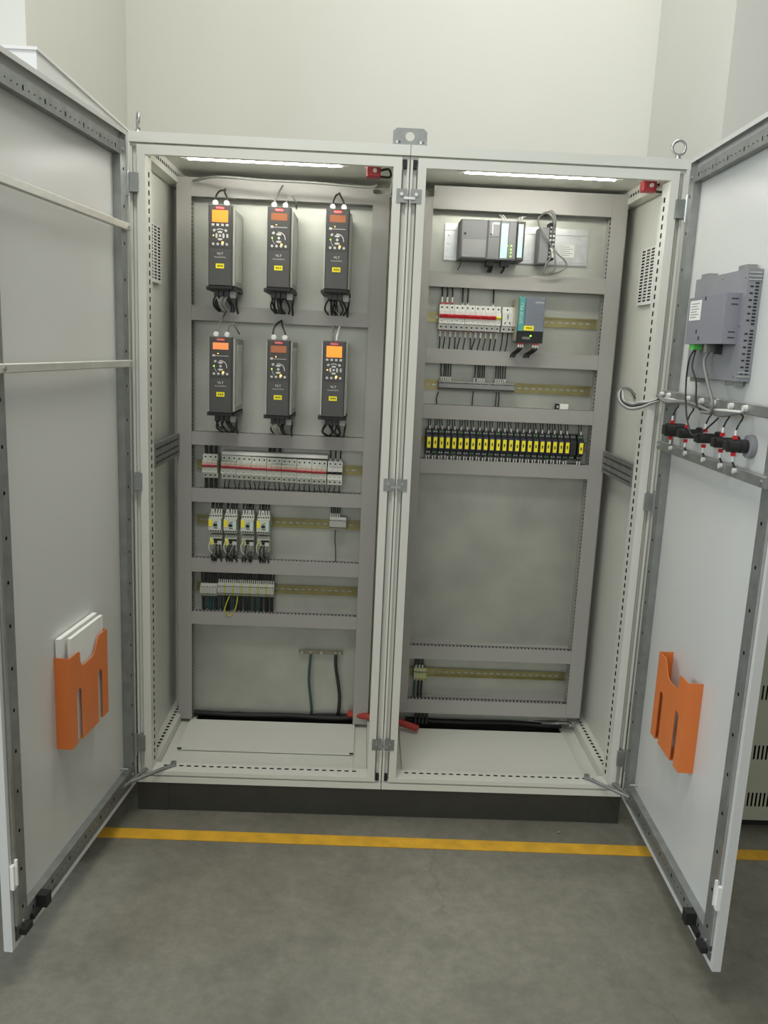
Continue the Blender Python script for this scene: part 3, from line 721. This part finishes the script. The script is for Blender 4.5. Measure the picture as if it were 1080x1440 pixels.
MB().box(0, .0535, 0, .106, 0, .125, .002).build('body', 'plc_grey', t); MB().box(.002, .025, -.0016, -.0002, .006, .116).build('label_strip', 'teal', t)
MB().box(.028, .05, -.003, -.0002, .004, .121, .001).build('flap', 'plc_grey', t)
for z0 in (.012, .024, .034, .046): inst(LEDG, 'indicator_light', t, (.038, -.003, z0))
inst(LEDG, 'indicator_light', t, (.026, -.0016, .046), None, (.7, 1, .7))
MB().box(.01, .04, .02, .05, -.018, -.0003).build('plug', 'black', t)
for x0 in (.012, .022): wire(t, [(x0, .04, .1252), (x0-.004, .035, .138), (x0-.012, .05, .15)], .0028, 'wire_white')
wire(t, [(.025, .04, -.018), (.022, .035, -.03), (.02, .06, -.036)], .004)
t = module(.379, .027, 'slim output module with narrow pale teal label strip')
MB().box(0, .0265, 0, .106, 0, .125, .002).build('body', 'drive_face', t); MB().box(.004, .02, -.0016, -.0002, .01, .116).build('label_strip', 'teal', t)
for x0 in (.006, .016): wire(t, [(x0, .04, .1252), (x0+.002, .03, .14), (x0+.012, .05, .146), (x0+.02, .07, .152)], .0028, 'wire_white')
t = thing('connector_module', 'grey interface module with black terminals and curling cables on the rack', 'module', (.462, .40, 1.834))
MB().box(0, .034, .0, .066, 0, .118, .003).build('body', 'plc_grey', t); MB().box(.0345, .056, .012, .066, .016, .136, .001).build('terminal_block', 'black', t)
for k in range(8): MB().box(.037, .043, .009, .0118, .022+.0135*k, .029+.0135*k).build('terminal_screw', 'key', t); 
for k in range(8): MB().box(.047, .053, .009, .0118, .022+.0135*k, .029+.0135*k).build('terminal_screw', 'zinc', t)
wire(t, [(.042, .006, .05), (.036, -.012, .062), (.018, -.016, .088), (-.004, -.016, .115), (-.010, -.01, .142), (-.004, 0, .152)], .0032, 'wire_grey', 'cable')
wire(t, [(.044, .006, .100), (.044, -.012, .125), (.034, -.018, .150), (.014, -.012, .163), (0, .02, .152)], .0045, 'wire_grey', 'cable')
wire(t, [(.046, .006, .112), (.047, -.010, .135), (.040, -.014, .158), (.028, -.01, .168), (.016, .02, .158)], .0045, 'wire_grey', 'cable')
wire(t, [(.04, .006, .05), (.050, -.015, .035), (.056, -.02, .005), (.054, -.015, -.022), (.040, -.012, -.028), (.022, -.01, -.032)], .003, 'wire_grey', 'cable')
wire(t, [(.044, .006, .06), (.06, -.015, .035), (.088, -.018, .012), (.095, -.015, -.008), (.075, -.012, -.024), (.042, .0, -.034)], .0032, 'wire_grey', 'cable')
wire(t, [(.042, .006, .04), (.040, -.012, .02), (.026, -.012, -.005), (.022, -.008, -.03), (.03, .0, -.028)], .003, 'wire_grey', 'cable')
wire(t, [(.04, .004, .055), (.046, -.008, .04), (.048, -.012, .02)], .0046, 'wire_white', 'cable')

# ------------------------------------------------------------------ contactors and overload relays
CPROF = [(0, -.034), (-.055, -.034), (-.055, -.022), (-.078, -.020), (-.078, .020), (-.055, .022), (-.055, .034), (0, .034)]
CON = mm(MB().extr(CPROF, 'x', 0, .045), 'body', 'breaker'); CONP = cyl_mesh(.0029, .0008, 8, 'terminal_screw', 'dark')
OVL = mm(MB().extr([(0, -.03), (-.04, -.03), (-.05, -.008), (-.06, -.004), (-.06, .02), (-.045, .03), (0, .03)], 'x', 0, .043), 'body', 'breaker')
ordp = ['leftmost', 'second', 'third', 'rightmost']
for k, x in enumerate((-.645, -.591, -.530, -.474)):
    t = thing('contactor', '%s of the four white contactors with yellow label' % ordp[k] if k in (0, 3) else '%s from the left of the four white contactors with yellow label' % ordp[k], 'contactor', (x, .4718, .886), group='contactors')
    inst(CON, 'body', t)
    for i in range(5):
        for s in (-1, 1): inst(CONP, 'terminal_screw', t, (.005+.0087*i, -.055, s*.028))
    MB().box(.001, .013, -.0795, -.0781, -.006, .019).build('name_tag', 'yellow', t)
    MB().box(.018, .031, -.082, -.0781, -.005, .004).build('window', 'dark', t)
    for z0, a in ((.009, .4), (-.012, 0)):
        o = MB().box(-.006, .006, -.0004, 0, -.0012, .0012).build('marking', 'ink', t); o.location = (.026, -.0782, z0); o.rotation_euler = (0, -a, 0)
    MB().box(.034, .043, -.0788, -.0781, -.014, .014).build('side_panel', 'teal', t)
    for i in range(5):
        x0 = .005+.0087*i; e = random.uniform(-.003, .003)
        sleeve(t, (x0, -.045, .0342), (x0+e, -.044, .052), .0028)
        wire(t, [(x0+e, -.044, .052), (x0+e, -.042, .064), (x0+e, -.03, .074)], .0032)
    t = thing('overload_relay', 'small white overload relay hanging below the %s contactor%s' % (ordp[k], '' if k in (0, 3) else ' from the left'), 'overload relay', (x+.001, .4718, .812), group='overload relays')
    inst(OVL, 'body', t)
    MB().box(.002, .012, -.0612, -.0601, -.004, .018).build('dial_cover', 'yellow' if k < 2 else 'terminal_gy', t)
    MB().cyl((.022, -.06, .008), (.022, -.064, .008), .006, n=12).build('dial', 'dark', t)
    MB().box(.029, .041, -.063, -.0601, -.002, .01).build('reset_button', 'key', t)
    for i in range(4):
        x0 = .006+.0105*i; e = random.uniform(-.006, .006)
        sleeve(t, (x0, -.042, -.031), (x0, -.052, -.044), .003, 'wire_grey')
        wire(t, [(x0, -.052, -.044), (x0+e, -.06, -.056), (x0+e*1.4, -.045, -.07), (x0+e, -.03, -.09)], .0034)
    wire(t, [(.008, -.058, .012), (.000, -.07, .0), (.001, -.072, -.02), (.012, -.068, -.034)], .0022, 'wire_white')
    for q in (.017, .026, .036):
        e = random.uniform(-.006, .006); wire(t, [(q, -.0605, -.002), (q+e, -.072, -.012), (q+e*1.6, -.07, -.030), (q+e, -.055, -.05), (q, -.03, -.085)], .0026, random.choice(['wire', 'wire_grey']))
    MB().box(.014, .043, -.0615, -.0601, .012, .0195).build('terminal_row', 'dark', t)
    wire(t, [(.030, -.062, -.015), (.024, -.072, -.022), (.018, -.07, -.038), (.024, -.06, -.05)], .0026, 'wire_grey')

# ------------------------------------------------------------------ terminals
TPROF = [(0, -.024), (-.03, -.024), (-.038, -.012), (-.045, -.010), (-.045, .010), (-.038, .012), (-.03, .024), (0, .024)]
TERM = {}
def terminal_me(material, wd, depth=1., hs=1.):
    k = (material, wd, depth, hs)
    if k not in TERM: TERM[k] = mm(MB().extr([(a*depth, b_*hs) for a, b_ in TPROF], 'x', .0002, wd-.0002), 'terminal', material)
    return TERM[k]
def strip(x, z, items, label, top=(), bot=(), depth=1., tw=.0026, group=None, tl=.055, bl=.055, sleeves=True, hs=1.):
    t = thing('terminal_strip', label, 'terminal strip', (x, .4718, z), group='rail terminal strips'); u = 0; xs = []
    for matn, wd in items:
        p = inst(terminal_me(matn, wd, depth, hs), 'terminal', t, (u, 0, 0))
        for s in (-1, 1): inst(CONP, 'terminal_screw', p, (wd/2, -.0375*depth, s*.0125*hs), (R(0), 0, 0))
        xs.append(u+wd/2); u += wd
    for i in top:
        x0 = xs[i] if isinstance(i, int) else i; e = random.uniform(-.002, .002)
        if sleeves: sleeve(t, (x0, -.025*depth, .0242*hs), (x0, -.027*depth, .0242*hs+.014), .0024)
        wire(t, [(x0, -.026*depth, .0242*hs+.012 if sleeves else .0242), (x0+e, -.025, .05), (x0+e, -.02, tl)], tw)
    for i in bot:
        x0 = xs[i] if isinstance(i, int) else i; e = random.uniform(-.003, .003)
        wire(t, [(x0, -.024*depth, -.0242*hs), (x0+e, -.026, -.038), (x0+e, -.02, -bl)], tw, random.choice(['wire', 'wire', 'wire_teal']))
    return t
strip(-.215, .897, [('terminal', .0075)]*8, 'short grey terminal strip alone at the right of the contactor rail', (0, 1, 2, 3, 4), (), 1., tl=.068)
wire([o for o in COL.objects if o.name.startswith('terminal_strip')][-1], [(.022, -.03, -.024), (.021, -.03, -.06), (.025, -.03, -.1), (.026, -.03, -.142)], .0018)
t = strip(-.681, .631, [('terminal', .0102)]*6, 'grey terminal strip at the left end of the lowest rail', range(6), range(6), 1.1, .0042, tl=.075, bl=.085, sleeves=False)
it = []
for k in range(8): it += [('terminal', .008), ('terminal', .008), ('terminal', .008), ('terminal_gy', .0065)]
t = strip(-.6185, .634, it[:27], 'long terminal strip with green yellow earth terminals on the lowest rail', range(27), range(27), 1., .0033, tl=.072, bl=.088)
wire(t, [(.044, -.035, -.024), (.036, -.05, -.045), (.030, -.055, -.075), (.045, -.055, -.095), (.062, -.052, -.08), (.072, -.045, -.05), (.072, -.03, -.024)], .0022, 'wire_gy', 'jumper_wire')
strip(.153, 1.411, [('terminal_d', .0067)]*40, 'long grey terminal strip below the breakers of the right cabinet', [.008, .016, .024, .032, .040, .125, .138, .145, .152, .16, .202, .210, .218, .226, .234], [.125, .208, .216], 1., .0022, tl=.088, bl=.078, hs=.68)
wire([o for o in COL.objects if o.name.startswith('terminal_strip')][-1], [(.002, -.02, -.0242), (-.004, -.025, -.045), (-.002, -.025, -.075)], .002)
strip(.119, .330, [('terminal', .006), ('terminal_gy', .006)]*4, 'small green yellow terminal strip at the bottom of the right cabinet', (1, 3, 5), (1, 3, 5), 1.2, .004, tl=.07, bl=.1)

# loose relay on the duct
t = thing('loose_relay', 'small white plug with black end lying on the cable duct above the relays', 'plug', (.571, .428, 1.3442))
MB().box(.014, .046, 0, .022, .0, .02, .002).build('body', 'white', t); MB().box(0, .0135, .002, .02, .001, .019, .002).build('end_block', 'dark', t)
MB().box(.003, .010, .0, .002, .005, .014).build('contact', 'zinc', t)

# ------------------------------------------------------------------ interface relays
RP = [(0, -.044), (-.045, -.044), (-.045, -.030), (-.062, -.026), (-.062, .026), (-.045, .030), (-.045, .044), (0, .044)]
RB = mm(MB().extr(RP, 'x', 0, .0200), 'socket', 'relay_black'); RM = mm(MB().box(.003, .017, -.068, -.0622, -.024, .024, .002), 'relay_body', 'blue')
RT = mm(MB().box(.0035, .0165, -.0705, -.0682, -.019, .019, .0006), 'name_tag', 'yellow'); RD = mm(MB().box(-.0022, .0022, -.0004, 0, -.0055, .0055), 'tag_mark', 'ink')
RS = cyl_mesh(.0026, .0012, 8, 'terminal_screw', 'zinc'); RV = cyl_mesh(.0024, .0012, 8, 'terminal_screw', 'green')
RF = mm(MB().cyl((0, 0, 0), (0, -.002, .013), .0026, n=8), 'wire_sleeve', 'ferrule'); 
def rel(k, x, label):
    t = thing('interface_relay', label, 'relay', (x, .4718, 1.212), group='yellow tagged relays')
    inst(RB, 'socket', t); inst(RM, 'relay_body', t); q = inst(RT, 'name_tag', t); inst(RD, 'tag_mark', q, (.010+random.uniform(-.001, .001), -.0705, random.uniform(-.002, .002)))
    for x0 in (.006, .014):
        for s in (-1, 1): inst(RS if (k+s) % 3 else RV, 'terminal_screw', t, (x0, -.0452, s*.037))
    e = random.uniform(-.003, .003)
    inst(RF, 'wire_sleeve', t, (.013, -.035, .0442))
    wire(t, [(.013, -.037, .057), (.013+e, -.036, .068), (.012+e, -.03, .09)], .0019)
    wire(t, [(.006, -.035, .0442), (.006+e, -.033, .062), (.004+e, -.028, .09)], .0017)
    for x0 in (.005, .014):
        z0 = random.uniform(-.008, .0); inst(RF, 'wire_sleeve', t, (x0, -.046, -.0595+z0*.3), (R(-6), 0, random.uniform(-.3, .3)))
        wire(t, [(x0, -.042, -.0445), (x0, -.046, -.052), (x0+e, -.044, -.062), (x0+e, -.04, -.075)], .0027)
    return t
num = ['first', 'second', 'third', 'fourth', 'fifth', 'sixth', 'seventh', 'eighth', 'ninth', 'tenth', 'eleventh', 'twelfth']
P = .02236
for k in range(23):
    lb = ('yellow tagged relay, leftmost of the long row' if k == 0 else 'yellow tagged relay, %s from the left end of the row' % num[k]) if k < 12 else ('yellow tagged relay, last before the gap' if k == 22 else 'yellow tagged relay, %s counted leftwards from the gap' % num[22-k])
    rel(k, .117+k*P, lb)
rel(23, .658, 'yellow tagged relay standing apart at the right end of the row')
t = thing('relay_base', 'empty dark relay base without yellow tag in the gap of the row', 'relay base', (.117+23*P, .4718, 1.212))
inst(RB, 'socket', t)
for x0 in (.006, .014):
    for s in (-1, 1): inst(RS, 'terminal_screw', t, (x0, -.0452, s*.037))

# ------------------------------------------------------------------ earth bar and leads in the left cabinet
t = thing('earth_bar', 'copper earth bar low on the left mounting plate with two leads', 'earth bar', (-.317, .468, .385))
MB().box(0, .167, -.005, 0, 0, .015).build('bar', 'copper', t)
for x in (.012, .155):
    MB().cyl((x, 0, .0075), (x, .0112, .0075), .006, n=12).build('standoff', 'zinc', t)
for x in (.012, .046, .085, .14, .155): MB().cyl((x, -.0052, .0075), (x, -.011, .0075), .006, n=6).build('bolt', 'zinc', t)
wire(t, [(.046, -.014, .004), (.044, -.02, -.03), (.042, -.02, -.1), (.05, -.02, -.17), (.055, -.01, -.225), (.05, .02, -.26)], .005, 'wire_teal', 'lead')
wire(t, [(.14, -.014, .004), (.142, -.02, -.04), (.152, -.022, -.1), (.160, -.02, -.16), (.158, -.01, -.225), (.15, .02, -.26)], .0065, 'wire', 'lead')

# cables on the cabinet floor behind the gland plates
t = thing('power_cable', 'bundle of black power cables lying at the back of the left cabinet floor', 'cable', (-.40, .46, .13))
for k, (y0, r_) in enumerate(((0, .011), (.03, .012), (.06, .011))):
    wire(t, [(-.31, y0+.01, .0), (-.15, y0, .0), (.05, y0+.008, .0), (.2, y0-.005, .002), (.30, y0, .004)], r_, 'rubber', 'cable', 8)
t = thing('power_cable', 'bundle of black power cables lying at the back of the right cabinet floor', 'cable', (.4, .46, .13))
for k, (y0, r_) in enumerate(((0, .011), (.03, .012), (.06, .011))):
    wire(t, [(-.30, y0+.01, .0), (-.1, y0, .0), (.1, y0+.008, .0), (.24, y0-.005, .0), (.30, y0, .0)], r_, 'rubber', 'cable', 8)
for k in range(4): wire(t, [(-.265+.014*k, -.02, -.002), (-.262+.014*k, .0, .03), (-.264+.014*k, .01, .06)], .005, 'wire', 'cable')
tag(MB().tube([(-.12, .45, .155), (-.06, .42, .162), (.0, .40, .160), (.06, .395, .156), (.11, .375, .150), (.14, .36, .146)], .013, n=12).build('red_cable', 'wire_red'), 'thick red cable passing between the two cabinets at the bottom', 'cable')
t = thing('floor_cable', 'thin white and black cables fanning out at the right rear floor corner', 'cable', (.70, .44, .13))
for k in range(5): wire(t, [(.03, -.02, .03), (.0, -.01-.004*k, .022+.004*k), (-.05, .0+.006*k, .012), (-.10-.01*k, .02+.008*k, .004)], .0026, 'wire_white' if k % 2 else 'wire', 'cable')

# ------------------------------------------------------------------ things on the doors
HL = (-.8, 0, .1); HRg = (.8, 0, .1)
def on_door(name, label, cat, m, group=None):
    return thing(name, label, cat, HL if m > 0 else HRg, -TH_L if m > 0 else TH_R, group)
# document pockets  (front panel with notch and slots, side flanges)
def pocket(m, s0, s1, z0, z1, y0, y1, label):
    t = on_door('document_pocket', label, 'document holder', m, 'orange document pockets')
    SL = lambda a, b_: sorted((m*a, m*b_))
    W = s1-s0; th = .002
    # s along hinge->free; slots at 1/4 and 2/3, open at the bottom; notch in the top edge
    a, b_, sw = s0+.038, s1-.068, .028
    n0, n1 = s0+.075, s1-.062; zn = z1-.047; zs = z1-.101
    fp = MB()
    fp.box(*SL(s0, a), y1-th, y1, z0, z1); fp.box(*SL(a+sw, b_), y1-th, y1, z0, zs); fp.box(*SL(b_+sw, s1), y1-th, y1, z0, zs)
    # upper band above the slots with notch
    n = 6
    prof = [(a, zs), (s1, zs), (s1, z1), (n1+.006, z1)]
    prof += [(n1-.012*math.sin(R(90*i/n))*0, z1-.012*i/n) for i in range(0)]
    prof += [(n1, z1-.006), (n1-.002, zn+.016), (n1-.010, zn+.004), (n1-.02, zn), (n0+.03, zn), (n0+.012, zn+.006), (n0+.002, zn+.020), (n0-.012, z1-.008), (n0-.02, z1), (a, z1)]
    pts = [(m*q[0], q[1]) for q in prof]
    fp.extr(pts if m > 0 else pts[::-1], 'y', y1-th, y1)
    for c in (a+sw/2, b_+sw/2):   # rounded slot heads
        arcp = [(m*(c-sw/2), zs), (m*(c-sw/2), zs-.014)]+[(m*(c-sw/2*math.cos(math.pi*i/8)), zs-.014+.0135*math.sin(math.pi*i/8)) for i in range(1, 8)]+[(m*(c+sw/2), zs-.014), (m*(c+sw/2), zs)]
        fp.extr(arcp if m < 0 else arcp[::-1], 'y', y1-th, y1)
    fp.build('front_panel', 'orange', t)
    for q in (s0, s1-th): MB().box(*SL(q, q+th), y0, y1-th, z0, z1-(.0 if q != s0 else .0)).build('side_flange', 'orange', t)
    fl = MB().box(*SL(s0+th, a), y0+.002, y1-th, z0, z0+th).box(*SL(a+sw, b_), y0+.002, y1-th, z0, z0+th).box(*SL(b_+sw, s1-th), y0+.002, y1-th, z0, z0+th); fl.build('bottom_flange', 'orange', t)
    
    return t
pocket(1, .267, .505, .370, .620, -.0192, .021, 'orange document pocket holding white papers on the left door')
pocket(-1, .265, .500, .358, .610, -.0192, .021, 'empty orange document pocket on the right door')
t = on_door('document_stack', 'white papers and folder standing in the left orange pocket', 'documents', 1)
MB().box(.274, .500, -.017, -.004, .3725, .668).build('folder', 'paper', t); MB().box(.274, .474, .002, .012, .3725, .662).build('folder', 'paper', t)

# operator panel (rear side) on the right door
def Sx(a, b_): return sorted((-a, -b_))
t = on_door('operator_panel', 'grey rear housing of an operator touch panel mounted on the right door', 'operator panel', -1)
MB().box(*Sx(.207, .545), -.0192, .015, 1.390, 1.648).build('rear_frame', 'hmi', t)
MB().box(*Sx(.272, .522), .0152, .05, 1.476, 1.594).build('rear_box', 'hmi_box', t)
VS = mm(MB().box(0, .0006, -.0035, .0035, -.0019, .0019), 'vent_slot', 'dark')
for k in range(29):
    z = 1.408+k*.0077
    if k == 14: continue
    inst(VS, 'vent_slot', t, (-.5458, -.008, z), None, (1, 1.2, 1))
    if k % 2 == 0: inst(VS, 'vent_slot', t, (-.5458, .004, z))
for z in (1.400, 1.409, 1.622, 1.630, 1.638): MB().box(*Sx(.5453, .5475), -.016, .014, z, z+.003).build('silver_bar', 'zinc', t)
for z in (1.490, 1.503, 1.567, 1.580):
    MB().box(*Sx(.5222, .5228), .022, .038, z, z+.0022).build('vent_slot', 'dark', t)
MB().box(*Sx(.285, .365), .0502, .0507, 1.536, 1.586).build('type_label', 'paper', t)
for k in range(6): MB().box(*Sx(.294, .352 if k % 2 else .336), .0507, .051, 1.543+k*.0068, 1.5447+k*.0068).build('print_line', 'print', t)
for s, z in ((.345, 1.503), (.365, 1.486), (.386, 1.583)): MB().box(*Sx(s, s+.006), .0502, .051, z, z+.009).build('catch', 'dark', t)
for s in (.235, .475):
    for z in (1.6482, 1.3785): MB().box(*Sx(s, s+.05), -.012, .012, z, z+.0113).build('clamp', 'galv', t)
SCRD = mm(MB().cyl((0, 0, 0), (0, .002, 0), .003, n=8), 'screw', 'zinc')
for s, z in ((.222, 1.405), (.53, 1.402), (.37, 1.40), (.39, 1.638), (.53, 1.52), (.53, 1.63)): inst(SCRD, 'screw', t, (-s, .015, z))
MB().box(*Sx(.300, .332), .025, .046, 1.462, 1.4758).build('power_plug', 'green', t)
MB().box(*Sx(.39, .41), .022, .042, 1.456, 1.4758).build('network_plug', 'zinc', t)
MB().box(*Sx(.432, .446), .018, .032, 1.452, 1.4758).build('data_plug', 'dark', t)
wire(t, [(-.312, .036, 1.462), (-.308, .045, 1.44), (-.300, .045, 1.39), (-.30, .04, 1.33), (-.33, .04, 1.275), (-.39, .045, 1.245), (-.46, .045, 1.262), (-.52, .035, 1.30)], .0024, 'wire', 'cable')
wire(t, [(-.320, .036, 1.462), (-.332, .045, 1.42), (-.36, .04, 1.38), (-.37, .038, 1.33), (-.385, .03, 1.31)], .0024, 'wire', 'cable')
wire(t, [(-.40, .032, 1.456), (-.398, .04, 1.43), (-.45, .04, 1.37), (-.485, .04, 1.335), (-.47, .036, 1.31), (-.40, .032, 1.306)], .0042, 'wire_grey', 'cable')

# cable harness along the upper crossbar
t = on_door('cable_harness', 'bundle of grey cables with white tie mounts along the right door crossbar', 'cable', -1)
for k in range(4):
    o = .006*k
    wire(t, [(-.03, .022+.003*k, 1.318+.004*k), (-.12, .022+.004*k, 1.322-.003*k), (-.25, .022, 1.318+.004*(k % 2)), (-.4, .024+.003*k, 1.312+.002*k), (-.5, .024, 1.318-.004*k), (-.62, .022, 1.322)], .0042, random.choice(['wire_grey', 'wire_white']), 'cable')
for s in (.04, .1, .26, .36, .44, .55, .63):
    MB().cyl((-s, .0165, 1.332), (-s, .026, 1.332), .0085, .007, n=14).build('tie_mount', 'wire_white', t)
# loop from the door back into the cabinet
t = thing('cable_loop', 'grey cable loop crossing from the right door to the cabinet interior', 'cable', (.7, 0, 1.38))
for k in range(5):
    o = .005*k
    wire(t, [(.075, -.035, .03+o*.6), (.06, -.012+o*.5, .022+o*.3), (.032, .012, .004+o), (.004+o, .03+o, .0+o*.8), (-.020+o*.7, .045, .018+o*.3), (-.024+o*.8, .06, .046), (-.004, .075, .062-o*.3), (.020, .085, .060-o*.5), (.045, .1, .04-o)], .0026, ('wire_grey', 'wire_white', 'wire', 'wire_grey', 'wire_white')[k], 'cable')
# push button rear bodies
lbs = ['leftmost and largest, nearest the hinge', 'second from the hinge', 'third from the hinge', 'fourth from the hinge', 'the one with a broad grey ring']
for k, s in enumerate((.155, .275, .408, .520, .605)):
    t = on_door('push_button', 'black rear body of a panel push button, '+lbs[k], 'push button', -1, 'push buttons on the right door')
    z = 1.237+.0015*k; r_ = .0165 if k == 0 else .0130; yb = -.0192
    if k == 4: MB().cyl((-s, yb, z), (-s, yb+.014, z), .027, n=20).build('nut_ring', 'plc_door', t)
    else: MB().cyl((-s, yb, z), (-s, yb+.010, z), .0185, n=18).build('nut_ring', 'black', t)
    y0 = yb+(.0142 if k == 4 else .0102)
    MB().cyl((-s, y0, z), (-s, y0+.018, z), r_+(.003 if k in (0, 4) else 0), n=18).build('barrel', 'black', t)
    cb = MB().cyl((-s, y0+.0182, z), (-s, y0+.046, z), r_+(.002 if k in (0, 4) else 0), n=18 if k in (2, 3) else 8)
    cb.box(-s-r_*.8, -s+r_*.8, y0+.046, y0+.052, z-r_*.8, z+r_*.8); cb.build('contact_block', 'black', t)
    for sg in (-1, 1):
        MB().box(-s-.003, -s+.003, y0+.024, y0+.034, *sorted((z+sg*(r_+.0022), z+sg*(r_+.011)))).build('terminal_tip', 'red', t)
        sleeve(t, (-s, y0+.029, z+sg*(r_+.0112)), (-s, y0+.029, z+sg*(r_+.024)), .003)
    wire(t, [(-s, y0+.029, z+r_+.024), (-s-.004, y0+.026, z+r_+.038), (-s+.012, y0+.012, z+r_+.055), (-s+.008, .024, z+r_+.066)], .0022, 'wire', 'wire')
    wire(t, [(-s, y0+.029, z-r_-.024), (-s-.003, y0+.022, z-r_-.038), (-s-.008, y0+.008, z-r_-.047)], .0026, 'wire', 'wire')
    MB().cyl((-s-.008, .0165, 1.186), (-s-.008, .024, 1.186), .0065, n=12).build('tie_mount', 'wire_white', t)
# small screw lying on the floor
tag(MB().cyl((.58, -.068, .004), (.59, -.064, .004), .004, n=8).build('loose_screw', 'zinc'), 'tiny bright screw lying on the floor by the plinth', 'screw')
